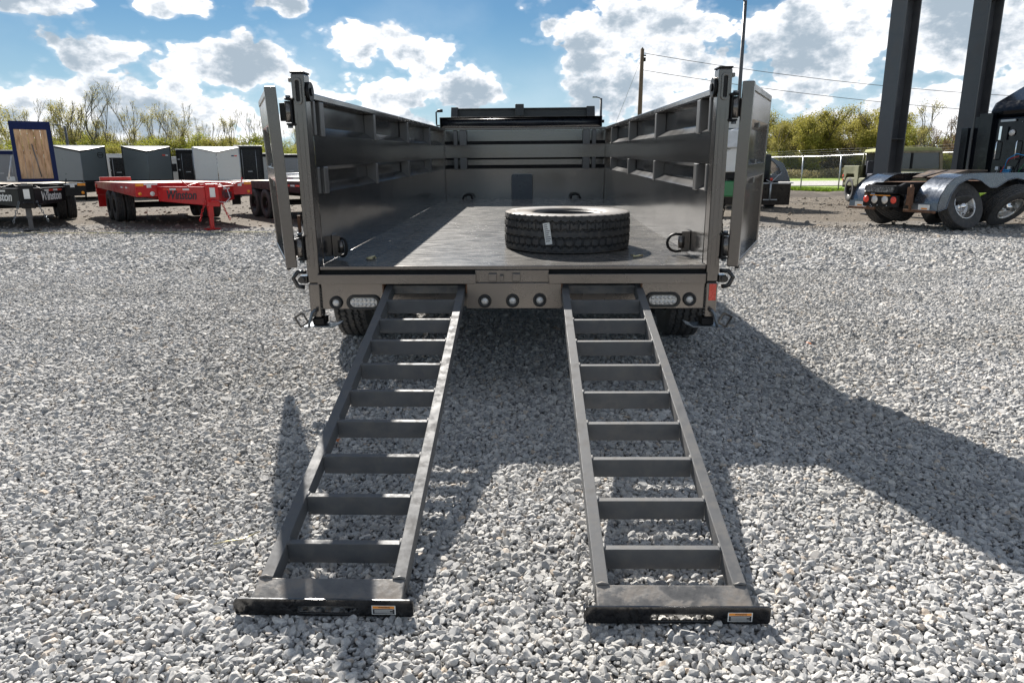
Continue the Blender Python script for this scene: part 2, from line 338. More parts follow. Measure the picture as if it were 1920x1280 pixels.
def grass_mat(name, c1, c2):
    m = bpy.data.materials.new(name); m.use_nodes = True; t = m.node_tree; b = t.nodes['Principled BSDF']; L = t.links.new
    g = t.nodes.new('ShaderNodeNewGeometry'); q = t.nodes.new('ShaderNodeTexNoise'); L(g.outputs['Position'], q.inputs['Vector']); q.inputs['Scale'].default_value = .6; q.inputs['Detail'].default_value = 9; q.inputs['Roughness'].default_value = .75
    r = t.nodes.new('ShaderNodeValToRGB'); L(q.outputs[0], r.inputs[0]); r.color_ramp.elements[0].position = .35; r.color_ramp.elements[1].position = .68; r.color_ramp.elements[0].color = (*c1, 1); r.color_ramp.elements[1].color = (*c2, 1)
    L(r.outputs[0], b.inputs['Base Color']); b.inputs['Roughness'].default_value = .9
    q2 = t.nodes.new('ShaderNodeTexNoise'); L(g.outputs['Position'], q2.inputs['Vector']); q2.inputs['Scale'].default_value = 12; q2.inputs['Detail'].default_value = 6
    bp = t.nodes.new('ShaderNodeBump'); bp.inputs['Strength'].default_value = .8; bp.inputs['Distance'].default_value = .08; L(q2.outputs[0], bp.inputs['Height']); L(bp.outputs[0], b.inputs['Normal'])
    return m
grassm = grass_mat('spring grass', (.15, .24, .02), (.30, .42, .05))
def sheet(name, pts, z, m):
    b = MB(); b.add([(x, y, z) for x, y in pts], [tuple(range(len(pts)))])
    o = b.build(name, m, fix=False); return tag(o, kind='structure')
sheet('grass_field', [(-700, -500), (700, -500), (700, 900), (-700, 900)], GZ - .07, grassm)
FENCE0 = Vector((15.3, 36.6, 0)); FD = Vector((.26, -.966, 0)).normalized()
fa = FENCE0 - FD * 9; fb = FENCE0 + FD * 42
def yard_grid():   # the lot: a gently uneven sheet, finer near the trailer
    b = MB(); xs = list(np.linspace(-75, 30, 106)); ys = list(np.linspace(-190, 64, 128)); 
    def lim(y): return fa.x + (fa.y - y) * .269 + .5 if y < fa.y else fa.x + .5
    for y in ys:
        m_ = min(lim(y) + max(0, 22 - y) * 3, 110)  # unseen gravel added past the fence so reflections lose the grass green
        for k, x in enumerate(xs):
            xx = -75 + (m_ + 75) * (k / (len(xs) - 1))
            z = GZ - .012 + (.010 * math.sin(xx * .9) * math.cos(y * .7) if y > 10 else 0)
            b.v.append((xx, y, z))
    n = len(xs)
    for j in range(len(ys) - 1):
        for i in range(n - 1): b.f.append((j * n + i, j * n + i + 1, (j + 1) * n + i + 1, (j + 1) * n + i)); b.sm.append(True)
    return tag(b.build('gravel_yard', ground_mat(), fix=False), kind='structure')
yard_grid()
roadm = mat('pale road', (.42, .40, .38), .9, 0, var=.15, scale=.6)
sheet('road', [(14, 51), (14.5, 68), (200, 68), (200, 49)], GZ - .03, roadm)
# dirt mound and far verge
mb = MB(); 
for (cx, cy, rx, ry, h) in ((11.3, 31.5, 1.9, 1.2, .26), (13.8, 32.6, 1.6, 1.0, .20)):
    vs = []; n = 28; k = 9
    for j in range(k + 1):
        for i in range(n):
            a = 2 * math.pi * i / n; r = j / k; ed = 1 + .12 * math.sin(3 * a + cx) + .07 * math.sin(7 * a)
            vs.append((cx + rx * r * ed * math.cos(a), cy + ry * r * ed * math.sin(a), GZ - .03 + h * (1 - r * r) ** 1.3 + random.uniform(-.012, .012)))
    mb.add(vs, [(j * n + i, j * n + (i + 1) % n, (j + 1) * n + (i + 1) % n, (j + 1) * n + i) for j in range(k) for i in range(n)], True)
tag(mb.build('dirt_mound', mat('dark soil', (.09, .072, .055), .95, 0, var=.4, scale=6, bump=1, bscale=12), fix=False), kind='structure')

# gravel stones: real geometry
def stone_protos():
    col = bpy.data.collections.new('stone_shapes'); import bmesh
    sm_ = bpy.data.materials.new('limestone chip'); sm_.use_nodes = True; t = sm_.node_tree; b = t.nodes['Principled BSDF']; L = t.links.new
    oi = t.nodes.new('ShaderNodeObjectInfo'); cr = t.nodes.new('ShaderNodeValToRGB'); L(oi.outputs['Random'], cr.inputs[0]); e = cr.color_ramp.elements
    e[0].color = (.25, .25, .254, 1); e[1].color = (.62, .605, .575, 1); e[0].position = 0; e[1].position = 1
    for p_, c_ in ((.12, (.33, .333, .335, 1)), (.45, (.42, .418, .41, 1)), (.7, (.49, .482, .465, 1)), (.95, (.57, .555, .53, 1)), (.985, (.48, .40, .32, 1))):
        x = e.new(p_); x.color = c_
    g = t.nodes.new('ShaderNodeTexCoord'); q = t.nodes.new('ShaderNodeTexNoise'); L(g.outputs['Object'], q.inputs['Vector']); q.inputs['Scale'].default_value = 3; q.inputs['Detail'].default_value = 6
    mr = t.nodes.new('ShaderNodeMapRange'); L(q.outputs[0], mr.inputs[0]); mr.inputs[1].default_value = .3; mr.inputs[2].default_value = .7; mr.inputs[3].default_value = .78; mr.inputs[4].default_value = 1.15
    mx = t.nodes.new('ShaderNodeMix'); mx.data_type = 'RGBA'; mx.blend_type = 'MULTIPLY'; mx.inputs[0].default_value = 1; L(cr.outputs[0], mx.inputs[6]); L(mr.outputs[0], mx.inputs[7])
    geo = t.nodes.new('ShaderNodeNewGeometry')
    def pn(sc_, d_=4):
        q_ = t.nodes.new('ShaderNodeTexNoise'); L(geo.outputs['Position'], q_.inputs['Vector']); q_.inputs['Scale'].default_value = sc_; q_.inputs['Detail'].default_value = d_; return q_.outputs[0]
    def pm(v_, a_, b_, c_, d_):
        q_ = t.nodes.new('ShaderNodeMapRange'); L(v_, q_.inputs[0])
        for i_, x_ in enumerate((a_, b_, c_, d_)): q_.inputs[i_ + 1].default_value = x_
        return q_.outputs[0]
    pat = t.nodes.new('ShaderNodeMix'); pat.data_type = 'RGBA'; L(pm(pn(.9, 6), .38, .66, 0, .75), pat.inputs[0]); pat.inputs[6].default_value = (1.06, 1.05, 1.04, 1); pat.inputs[7].default_value = (.80, .785, .755, 1)
    m2 = t.nodes.new('ShaderNodeMix'); m2.data_type = 'RGBA'; m2.blend_type = 'MULTIPLY'; m2.inputs[0].default_value = 1; L(mx.outputs[2], m2.inputs[6]); L(pat.outputs[2], m2.inputs[7])
    sy = t.nodes.new('ShaderNodeSeparateXYZ'); L(geo.outputs['Position'], sy.inputs[0]); ad_ = t.nodes.new('ShaderNodeMath'); ad_.operation = 'ADD'; L(sy.outputs[1], ad_.inputs[0]); L(pm(pn(.35), 0, 1, -5, 5), ad_.inputs[1])
    m3 = t.nodes.new('ShaderNodeMix'); m3.data_type = 'RGBA'; m3.blend_type = 'MULTIPLY'; L(pm(ad_.outputs[0], 12.5, 18, 0, 1), m3.inputs[0]); L(m2.outputs[2], m3.inputs[6]); m3.inputs[7].default_value = (.62, .53, .43, 1)
    L(m3.outputs[2], b.inputs['Base Color']); b.inputs['Roughness'].default_value = .85; b.inputs['Specular IOR Level'].default_value = .3
    for k in range(12):
        bm = bmesh.new(); bmesh.ops.create_icosphere(bm, subdivisions=2, radius=.5)
        r_ = np.random.default_rng(k + 3); sx, sy, sz = 1.0, r_.uniform(.62, .9), r_.uniform(.5, .75)
        planes = [(Vector(r_.normal(size=3)).normalized(), r_.uniform(.20, .38)) for _ in range(13)]
        for v in bm.verts:
            p = v.co.copy()
            for n_, d_ in planes:
                e_ = p.dot(n_) - d_
                if e_ > 0: p -= n_ * e_
            p += Vector(r_.normal(size=3)) * .005
            v.co = Vector((p.x * sx * 1.5, p.y * sy * 1.5, p.z * sz * 1.45))
        me = bpy.data.meshes.new('stone'); bm.to_mesh(me); bm.free(); me.materials.append(sm_)
        o = bpy.data.objects.new('stone', me); col.objects.link(o)
    return col
def scatter_stones():
    P = []; S = []
    def layer(y0, y1, sp_, size, sig, zlo, zhi, margin=2.4):
        y = y0
        ys = np.arange(y0, y1, sp_)
        for y in ys:
            hw = .78 * y + margin; x0 = max(-hw - .03 * y, -25 if y > 12 else -13.5); x1 = min(hw, 22 if y > 12 else 13)
            xs = np.arange(x0, x1, sp_); n = len(xs)
            P.append(np.stack([xs + RNG.uniform(-.55, .55, n) * sp_, y + RNG.uniform(-.55, .55, n) * sp_, RNG.uniform(zlo, zhi, n)], 1))
            S.append(np.clip(size * np.exp(RNG.normal(0, sig, n)), size * .45, size * 2.3))
    layer(.75, 3.4, .0130, .0168, .36, GZ - .009, GZ - .001)
    layer(3.4, 8.6, .0175, .0222, .34, GZ - .012, GZ)
    layer(8.6, 15.5, .038, .046, .3, GZ - .026, GZ - .010)
    layer(15.5, 30, .13, .06, .35, GZ - .045, GZ - .010)
    P = np.concatenate(P); S = np.concatenate(S)
    edge = P[:, 1] + 1.6 * np.sin(P[:, 0] * .7) + 1.2 * np.sin(P[:, 0] * .23 + 1)
    keep = (RNG.uniform(0, 1, len(P)) > np.clip((edge - 12) / 5, 0, .8)) & ((P[:, 0] < 15.3 + (36.6 - P[:, 1]) * .269) | (P[:, 1] < 10))
    P = P[keep]; S = S[keep]; n = len(P); print('stones', n)
    me = bpy.data.meshes.new('gravel_stones'); me.vertices.add(n); me.vertices.foreach_set('co', P.astype(np.float32).ravel())
    a = me.attributes.new('sc', 'FLOAT', 'POINT'); a.data.foreach_set('value', S.astype(np.float32))
    rot = RNG.uniform(0, 6.283, (n, 3)); rot[:, :2] = RNG.normal(0, .45, (n, 2))
    a = me.attributes.new('ro', 'FLOAT_VECTOR', 'POINT'); a.data.foreach_set('vector', rot.astype(np.float32).ravel())
    o = bpy.data.objects.new('gravel_stones', me); C.objects.link(o); tag(o, 'pale grey crushed limestone gravel covering the whole yard', 'gravel', kind='stuff')
    gt = bpy.data.node_groups.new('stone scatter', 'GeometryNodeTree')
    gt.interface.new_socket('Geometry', in_out='INPUT', socket_type='NodeSocketGeometry'); gt.interface.new_socket('Geometry', in_out='OUTPUT', socket_type='NodeSocketGeometry')
    gi = gt.nodes.new('NodeGroupInput'); go = gt.nodes.new('NodeGroupOutput'); ip = gt.nodes.new('GeometryNodeInstanceOnPoints'); ci = gt.nodes.new('GeometryNodeCollectionInfo')
    ci.inputs['Collection'].default_value = stone_protos(); ci.inputs['Separate Children'].default_value = True; ci.inputs['Reset Children'].default_value = True
    def attr(nm, ty):
        q = gt.nodes.new('GeometryNodeInputNamedAttribute'); q.data_type = ty; q.inputs[0].default_value = nm; return q.outputs[0]
    L = gt.links.new; L(gi.outputs[0], ip.inputs['Points']); L(ci.outputs[0], ip.inputs['Instance']); ip.inputs['Pick Instance'].default_value = True
    rv = gt.nodes.new('FunctionNodeRandomValue'); rv.data_type = 'INT'; rv.inputs[4].default_value = 0; rv.inputs[5].default_value = 11
    L(rv.outputs[2], ip.inputs['Instance Index']); L(attr('ro', 'FLOAT_VECTOR'), ip.inputs['Rotation']); L(attr('sc', 'FLOAT'), ip.inputs['Scale']); L(ip.outputs[0], go.inputs[0])
    md = o.modifiers.new('scatter', 'NODES'); md.node_group = gt
scatter_stones()
# ------------------------------------------------------------------ tyres
def tread_tyre(name, Rr, W, m, rin, nseg=520, nz=52, side_m=None):
    """tyre around the x axis with zigzag grooves and blocked rows"""
    prof = []  # (along, radius, tread?)
    hw = W / 2
    side = [(-hw * .80, rin), (-hw * .93, rin + .012), (-hw * .99, rin + (Rr - rin) * .30), (-hw * 1.0, rin + (Rr - rin) * .60), (-hw * .985, Rr - .022), (-hw * .95, Rr - .008)]
    k = 34
    tr = [(-hw * .93 + 2 * hw * .93 * i / k, Rr - .006 * (abs(2 * i / k - 1) ** 3)) for i in range(k + 1)]
    full = [(a, r, 0) for a, r in side] + [(a, r, 1) for a, r in tr] + [(-a, r, 0) for a, r in reversed(side)]
    g = [-.62 * hw, -.21 * hw, .21 * hw, .62 * hw]
    vs = np.zeros((nseg, len(full), 3)); fs = []
    for i in range(nseg):
        t = 2 * math.pi * i / nseg; ph = (i * nz / nseg) % 1.0; tri = abs(ph * 2 - 1) * 2 - 1; ca, sa = math.cos(t), math.sin(t)
        for j, (a, r, tr_) in enumerate(full):
            if tr_:
                d = min(abs(a - (q + tri * .0055 * (1 if n_ % 2 == 0 else -1))) for n_, q in enumerate(g))
                if d < .0060: r -= .016
                elif g[0] < a < g[1] or g[2] < a < g[3]:
                    ph2 = (i * nz / 2 / nseg + (.25 if a > 0 else 0) + .10 * math.sin(a * 200)) % 1.0
                    if abs(((i * nz / nseg) + (.5 if a > 0 else 0)) % 1.0 - .5) < .11: r -= .010
                elif abs(a) > .86 * hw and ph < .3: r -= .004
            vs[i, j] = (a, r * ca, r * sa)
    K = len(full)
    b = MB(); b.v = [tuple(x) for x in vs.reshape(-1, 3)]
    for i in range(nseg):
        i2 = (i + 1) % nseg
        for j in range(K - 1): b.f.append((i * K + j, i * K + j + 1, i2 * K + j + 1, i2 * K + j))
    b.sm = [False] * len(b.f)
    # inner liner
    lin = [(-hw * .80, rin), (-hw * .86, rin + (Rr - rin) * .4), (-hw * .8, Rr - .03), (hw * .8, Rr - .03), (hw * .86, rin + (Rr - rin) * .4), (hw * .80, rin)]
    b.lathe(lin, 48, 'x')
    me = b.mesh(name, m); me.materials.append(side_m or m)
    n = len(b.f); idx = np.zeros(n, dtype=np.int32); q = 0
    for i in range(nseg):
        for j in range(K - 1):
            if full[j][2] == 0 or full[j + 1][2] == 0: idx[q] = 1
            q += 1
    me.polygons.foreach_set('material_index', idx); 
    sm_ = np.array(b.sm); sm_[:q] = idx[:q] == 1; me.polygons.foreach_set('smooth' if False else 'use_smooth', sm_)
    return me
def simple_tyre(name, Rr, W, rin, m, n=40):
    hw = W / 2; b = MB()
    b.lathe([(-hw * .8, rin), (-hw, rin + (Rr - rin) * .45), (-hw * .97, Rr - .03), (-hw * .82, Rr - .006), (-hw * .45, Rr), (-hw * .42, Rr - .012), (-hw * .36, Rr - .012), (-hw * .33, Rr), (-hw * .05, Rr), (-hw * .03, Rr - .012), (hw * .03, Rr - .012), (hw * .05, Rr), (hw * .33, Rr), (hw * .36, Rr - .012), (hw * .42, Rr - .012), (hw * .45, Rr), (hw * .82, Rr - .006), (hw * .97, Rr - .03), (hw, rin + (Rr - rin) * .45), (hw * .8, rin)], n, 'x', closed=True)
    return b.mesh(name, m)
def ob(name, me, parent, loc=(0, 0, 0), rot=(0, 0, 0)):
    o = bpy.data.objects.new(name, me); C.objects.link(o)
    if parent: o.parent = parent
    o.location = loc; o.rotation_euler = rot; return o

# ------------------------------------------------------------------ dump trailer
TR = empty('dump_trailer', (-.1246, 3.7799, .7015), rx=R(1.2786), label='long dark gunmetal dump trailer with open rear doors and ramps pulled out', cat='trailer')
L_ = 5.694; HW = 1.04
# floor
MB().box(-HW, HW, .004, L_, -.012, 0).build('bed_floor', floorm, TR)
MB().box(-HW, HW, -.02, .004, -.021, .0015).build('rear_sill', paint, TR, bevel=.004)
for x in (-.80, .815):
    b = MB(); b.box(x - .002, x + .002, .01, L_ - .02, 0, .0022); b.build('weld_seam', paint, TR)
PROF = [(0, 0), (0, .385), (.065, .432), (.065, .500), (0, .524), (0, .690), (.065, .735), (.065, .868)]
def pressed(b, y0, y1, side, f=lambda x, y, z: (x, y, z), th=.006):
    """a folded sheet: PROF offsets point away from the bed"""
    P = [(side * (HW + u), z) for u, z in PROF]; Q = [(side * (HW + u + th), z) for u, z in PROF]
    n = len(P); ysteps = max(1, int((y1 - y0) / .5)); vs = []
    for k in range(ysteps + 1):
        y = y0 + (y1 - y0) * k / ysteps
        vs += [f(x + side * .0035 * math.sin(2.2 * y + 3 * z), y, z) for x, z in P] + [f(x, y, z) for x, z in Q]
    fs = []
    for k in range(ysteps):
        o = k * 2 * n
        for i in range(n - 1):
            fs.append((o + i, o + i + 1, o + 2 * n + i + 1, o + 2 * n + i)); fs.append((o + n + i, o + 3 * n + i, o + 3 * n + i + 1, o + n + i + 1))
        fs.append((o, o + 2 * n, o + 3 * n, o + n)); fs.append((o + n - 1, o + 2 * n - 1, o + 4 * n - 1, o + 3 * n - 1))
    for o in (0, ysteps * 2 * n):
        for i in range(n - 1): fs.append((o + i, o + n + i, o + n + i + 1, o + i + 1))
    b.add(vs, fs)
RIBS = {-1: (.21, 1.52, 2.90, 4.32), 1: (.33, 1.74, 3.26, 4.86)}
for s in (-1, 1):
    b = MB(); pressed(b, .075, L_ - .01, s); wall = b.build('side_wall', sheetm, TR)
    MB().box(min(s * (HW - .008), s * (HW + .078)), max(s * (HW - .008), s * (HW + .078)), .075, L_ + .02, .862, .897).build('top_rail', paint, wall, bevel=.006)
    for y in RIBS[s]:
        for z0, z1 in ((.389, .521), (.694, .860)):
            x0, x1 = sorted((s * (HW - .010), s * (HW + .064)))
            wdt = .075 if y < .5 else .06
            # slanted-foot upright closing the recess
            b = MB(); poly = [(y - wdt / 2, z0 - .012), (y + wdt / 2, z0 - .012), (y + wdt / 2, z1), (y - wdt / 2, z1)]
            b.prism(poly, 'x', x0, x1); b.build('upright', ribm, wall, bevel=.004)
    # near end upright against the corner post
    for z0, z1 in ((.389, .521), (.694, .860)):
        x0, x1 = sorted((s * (HW - .004), s * (HW + .05)))
        MB().box(x0, x1, .080, .112, z0 - .006, z1).build('upright', ribm, wall, bevel=.003)
    # outside uprights on the far side of the sheet
    for y in (.9, 1.9, 2.9, 3.9, 4.9):
        x0, x1 = sorted((s * (HW + .073), s * (HW + .12)))
        MB().box(x0, x1, y - .04, y + .04, -.03, .86).build('outer_stake', paint, wall, bevel=.004)
    x0, x1 = sorted((s * (HW + .001), s * (HW + .10)))
    MB().box(x0, x1, .08, L_, -.10, -.012).build('lower_rail', paint, wall, bevel=.005)
    # corner post, upper and lower
    x0, x1 = sorted((s * 1.044, s * 1.112))
    b = MB(); b.box(x0, x1, -.024, .075, -.090, .985); post = b.build('corner_post', paint, TR, bevel=.008)
    MB().box(x0 - .002, x1 + .002, -.026, .077, .985, .995).build('post_cap', blkd, post, bevel=.003)
    xm = s * 1.078
    # top pin slot, cleat and pulley
    b = MB(); b.ring(rounded(xm, .90, .020, .065, .018), rounded(xm, .90, .010, .052, .009), 'y', -.032, -.024); b.build('pin_slot', paint, post, bevel=.002)
    b = MB(); b.box(xm - .010, xm + .010, -.0255, -.0245, .85, .95); b.build('slot_recess', deepm, post)
    b = MB(); b.cyl((s * 1.044, .03, .90), (s * 1.026, .03, .90), .048, 20); b.cyl((s * 1.026, .03, .90), (s * 1.018, .03, .90), .02, 12); b.build('pulley', blkd, post)
    for z_ in (.84, .945): MB().box(min(s * 1.112, s * 1.128), max(s * 1.112, s * 1.128), -.015, .03, z_, z_ + .02).build('chain_keeper', paint, post, bevel=.003)
    # welded lines down the post face
    for q in (-.014, .012):
        MB().box(xm + q - .0015, xm + q + .0015, -.0262, -.0238, .0, .80).build('post_ridge', paint, post)
    b = MB(); b.box(x0 + .006 if s > 0 else x0, x1 if s > 0 else x1 - .006, -.018, .06, -.285, -.094); lp = b.build('lower_post', paint, TR, bevel=.006)
    if s > 0:
        MB().box(xm - .012, xm + .026, -.0215, -.0185, -.190, -.100).build('reflector', redref, lp, bevel=.001)
    b = MB()
    for i in range(9): b.cyl((s * 1.046, -.012 + random.uniform(-.004, .004), -.120 - i * .018), (s * 1.046, -.016, -.128 - i * .018), .006, 6)
    b.build('weld_bead', paint, lp)
    # hinges
    for z in (.80, .103):
        hx = s * 1.134
        b = MB(); b.cyl((hx, -.018, z - .052), (hx, -.018, z + .052), .021, 16); h = b.build('hinge', paint, TR)
        b = MB(); xa, xb = sorted((s * 1.104, s * 1.146))
        for zz in (z - .066, z + .056): b.box(xa, xb, -.045, .012, zz, zz + .010)
        b.box(min(s * 1.112, s * 1.120), max(s * 1.112, s * 1.120), -.040, .05, z - .07, z + .07); b.build('hinge_bracket', blkd, h, bevel=.003)
        for z_ in (z + .066, z - .080): MB().cyl((hx, -.018, z_), (hx, -.018, z_ + .014), .013, 6).build('hinge_bolt', zinc, h)
        b = MB(); xa, xb = sorted((s * 1.152, s * 1.186)); b.box(xa, xb, -.012, .012, z - .045, z + .045); b.build('hinge_strap', blkd, h, bevel=.002)
    # barn door folded outward along the trailer
    ang = math.atan2(.42, 1.0)
    D = empty('rear_door', (-1.160 if s < 0 else 1.149, -.020, 0)); D.parent = TR; D.rotation_euler = (0, R(-1.85) if s < 0 else R(.9), -s * ang)
    # local: y along the door, x*s outward
    def sx(a, b_): return tuple(sorted((s * a, s * b_)))
    x0, x1 = sx(.0, .058); MB().box(x0, x1, 0, .055, -.006, .925).build('door_stile', paint, D, bevel=.006)
    x0, x1 = sx(.0, .050); MB().box(x0, x1, 1.00, 1.05, -.006, .905).build('door_stile', paint, D, bevel=.006)
    MB().box(*sx(.0, .055), .055, 1.00, .880, .918).build('door_rail', paint, D, bevel=.006)
    MB().box(*sx(.0, .055), .055, 1.00, -.006, .024).build('door_rail', paint, D, bevel=.006)
    b = MB(); pressed(b, .055, 1.00, s, f=lambda x, y, z: (s * (.006 + (abs(x) - HW) * .62), y, .024 + z * .985)); b.build('door_panel', sheetm, D)
    for y in (.52,):
        for z0, z1 in ((.41, .54), (.715, .88)): MB().box(*sx(.002, .046), y - .03, y + .03, z0, z1).build('upright', ribm, D, bevel=.003)
    MB().box(*sx(.03, .052), .10, .14, -.03, -.006).build('door_foot', grom, D, bevel=.004)
    # cam latch hook on the bed corner
    b = MB(); b.tube([(s * 1.118, -.01, -.03), (s * 1.16, -.03, -.028), (s * 1.185, -.035, -.06), (s * 1.165, -.03, -.105), (s * 1.13, -.02, -.115)], .012, 8)
    b.box(*sorted((s * 1.112, s * 1.15)), -.03, .02, -.09, -.05); b.cyl((s * 1.14, -.045, -.07), (s * 1.14, .02, -.07), .018, 10); b.build('door_latch', blackm, TR)
    # stabiliser foot under the corner post
    J = MB(); J.box(*sorted((s * 1.035, s * 1.10)), -.03, .06, -.325, -.286).build('stabiliser_leg', blkd, TR, bevel=.004)
    b = MB(); b.box(*sorted((s * .985, s * 1.15)), -.045, .055, -.334, -.328); b.hexa([(s * .945, -.035, -.318), (s * .985, -.045, -.334), (s * .985, .055, -.334), (s * .945, .045, -.318), (s * .945, -.035, -.312), (s * .985, -.045, -.328), (s * .985, .055, -.328), (s * .945, .045, -.312)])
    ft = b.build('stabiliser_foot', zinc if s < 0 else zinc, TR, bevel=.001)
    Mx = Matrix.Translation((s * 1.150, -.060, -.288)) @ Matrix.Rotation(R(s * 28), 4, 'Y')
    b = MB(); b.ring(rounded(0, 0, .030, .036, .008), rounded(0, 0, .021, .025, .008), 'y', -.004, .004); b.v = [tuple(Mx @ Vector(v)) for v in b.v]; b.build('foot_handle', blackm, ft, bevel=.001)
    b = MB(); b.tube([(s * 1.075, -.028, -.245), (s * 1.078, -.045, -.235), (s * 1.09, -.055, -.25), (s * 1.108, -.062, -.305), (s * 1.112, -.062, -.33)], .008, 8); b.build('lock_pin', zinc, ft)
    # D-ring tie-down low on the wall
    dy = .30 if s < 0 else .44
    b = MB(); b.box(*sorted((s * (HW - .006), s * HW)), dy - .05, dy + .05, .02, .14); b.box(*sorted((s * (HW - .05), s * (HW - .004))), dy - .045, dy - .037, .015, .135)
    dr = b.build('tie_down_plate', paint, TR, bevel=.002)
    cx = HW - .052
    b = MB(); b.cyl((s * cx, dy - .05, .040), (s * cx, dy - .05, .108), .019, 14); b.build('ring_barrel', paint, dr)
    loop = [(s * (cx + a), dy - .052, zz) for a, zz in ((0, .118), (-.035, .122), (-.062, .112), (-.078, .090), (-.082, .070), (-.076, .046), (-.058, .028), (-.03, .020), (0, .022))]
    if s < 0: loop = [(s * (cx + a * .42), dy - .052 - .012, zz) for a, zz in ((0, .118), (-.035, .122), (-.062, .112), (-.078, .090), (-.082, .070), (-.076, .046), (-.058, .028), (-.03, .020), (0, .022))]
    MB().tube(loop, .0085, 8).build('tie_down_ring', blkd, dr)
    # hanging safety chain beside the post
    ch = None
    for i in range(14 if s < 0 else 9):
        b = MB(); n = 10; zc = (.36 if s < 0 else .33) - i * .021
        loop = [(.0075 * math.cos(2 * math.pi * k / n), .0, .0150 * math.sin(2 * math.pi * k / n)) for k in range(n)]
        Mr = Matrix.Translation((s * 1.126 + .003 * math.sin(i), .045, zc)) @ Matrix.Rotation(R(90 * (i % 2) + 20), 4, 'Z')
        b.tube([Mr @ Vector(p) for p in loop], .0032, 6, closed=True)
        b.build('chain_link', blkd, post)
# extra folded plate hanging by the left hinge
MB().box(-1.158, -1.142, .03, .045, .15, .27).build('hanger_plate', rustm, TR, bevel=.002)
# headboard
b = MB()
Pn = [(u, z) for u, z in PROF]
vs = []
for x in (-HW, HW): vs += [(x, L_ + u, z) for u, z in Pn] + [(x, L_ + u + .006, z) for u, z in Pn]
n = len(Pn); fs = []
for i in range(n - 1): fs += [(i, i + 1, 2 * n + i + 1, 2 * n + i), (n + i, 3 * n + i, 3 * n + i + 1, n + i + 1), (i, n + i, n + i + 1, i + 1), (2 * n + i, 2 * n + i + 1, 3 * n + i + 1, 3 * n + i)]
b.add(vs, fs); hb = b.build('headboard', sheetm, TR)
MB().box(-HW - .07, HW + .07, L_ - .008, L_ + .07, .869, .900).build('top_rail', paint, hb, bevel=.006)
for x in (-.90, -.80, .80, .90):
    for z0, z1 in ((.378, .521), (.683, .868)):
        MB().box(x - (.025 if abs(x) > .85 else .045), x + (.025 if abs(x) > .85 else .045), L_ - .008 if abs(x) < .85 else L_ - .004, L_ + .05, z0, z1).build('upright', ribm, hb, bevel=.003)
b = MB(); b.prism(rounded(-.033, .13, .137, .185, .025), 'y', L_ - .15, L_ - .002); b.build('hoist_cover', hoistm, TR, bevel=.003)
# tie-down loops in the floor at the front
for x in (-.74, .66):
    b = MB(); b.tube([(x - .06, L_ - .20, .012), (x - .05, L_ - .16, .05), (x, L_ - .14, .062), (x + .05, L_ - .16, .05), (x + .06, L_ - .20, .012)], .012, 8); b.build('tie_down_ring', blkd, TR)
for s in (-1, 1): MB().box(*sorted((s * 1.036, s * 1.112)), L_ - .05, L_ + .068, -.01, .868).build('front_post', paint, TR, bevel=.004)
# tarp roller
b = MB(); b.prism([(L_ + .02, .905), (L_ + .24, .905), (L_ + .24, 1.028), (L_ + .02, 1.028)], 'x', -1.10, -1.085); b.prism([(L_ + .02, .905), (L_ + .24, .905), (L_ + .24, 1.028), (L_ + .02, 1.028)], 'x', .985, 1.0)
b.box(-1.10, 1.0, L_ + .0, L_ + .24, 1.028, 1.034); b.box(-1.10, 1.0, L_ + .20, L_ + .24, .905, 1.028); th = b.build('tarp_housing', blkd, TR, bevel=.003)
MB().cyl((-1.08, L_ + .10, .965), (.98, L_ + .10, .965), .056, 28).build('tarp_roll', tarpm, th)
b = MB(); b.tube([(-1.11, L_ + .08, .935), (-1.145, L_ + .08, .935), (-1.15, L_ + .08, .96), (-1.15, L_ + .08, 1.10), (-1.13, L_ + .08, 1.115), (-1.09, L_ + .08, 1.117)], .010, 8); b.build('crank_handle', blkd, th)
MB().cyl((-1.135, L_ + .08, 1.117), (-1.065, L_ + .08, 1.119), .019, 12).build('crank_grip', grom, th)
b = MB(); b.cyl((1.0, L_ + .08, .97), (1.03, L_ + .08, .97), .02, 10); b.build('roller_bearing', blkd, th)
# cab shield in front of the headboard
b = MB(); b.box(-.93, .85, L_ + .55, L_ + .565, .90, 1.155); sh = b.build('front_shield', shieldm, TR, bevel=.003)
b = MB(); b.box(-.93, .85, L_ + .50, L_ + .60, 1.155, 1.170); b.build('shield_rail', shieldm, sh, bevel=.003)
for x0, x1 in ((-1.0, -.91), (.83, .94)): b = MB(); b.prism([(L_ + .35, .90), (L_ + .62, .90), (L_ + .62, 1.185), (L_ + .50, 1.185)], 'x', x0, x1); b.build('shield_end', shieldm, sh, bevel=.004)
MB().box(-.13, -.015, L_ + .42, L_ + .60, 1.06, 1.215).build('shield_block', shieldm, sh, bevel=.005)
# rear light beam with two ramp openings
segs = [(-1.044, -.70), (-.245, .275), (.704, 1.044)]
beam = None
for i, (a, c) in enumerate(segs):
    o = MB().box(a, c, -.012, .05, -.237, -.092).build('light_beam', paint, TR, bevel=.004); beam = beam or o
for a, c in ((-.70, -.245), (.275, .704)):
    MB().box(a, c, .045, .055, -.235, -.150).build('ramp_slot_plate', paint, TR, bevel=.002)
    MB().box(a, c, .05, .9, -.236, -.230).build('ramp_slot_floor', blkd, TR)
    MB().box(a, c, .16, .17, -.150, -.040).build('ramp_slot_back', deepm, TR)
    for x in (a - .001, c + .001): MB().box(x - .004, x + .004, -.016, .12, -.150, -.092).build('ramp_guide', rustm, TR, bevel=.001)
MB().box(-1.044, 1.044, .012, .05, -.092, -.013).build('beam_web', deepm, TR)  # near-black web: the shade of the gap is put into its colour
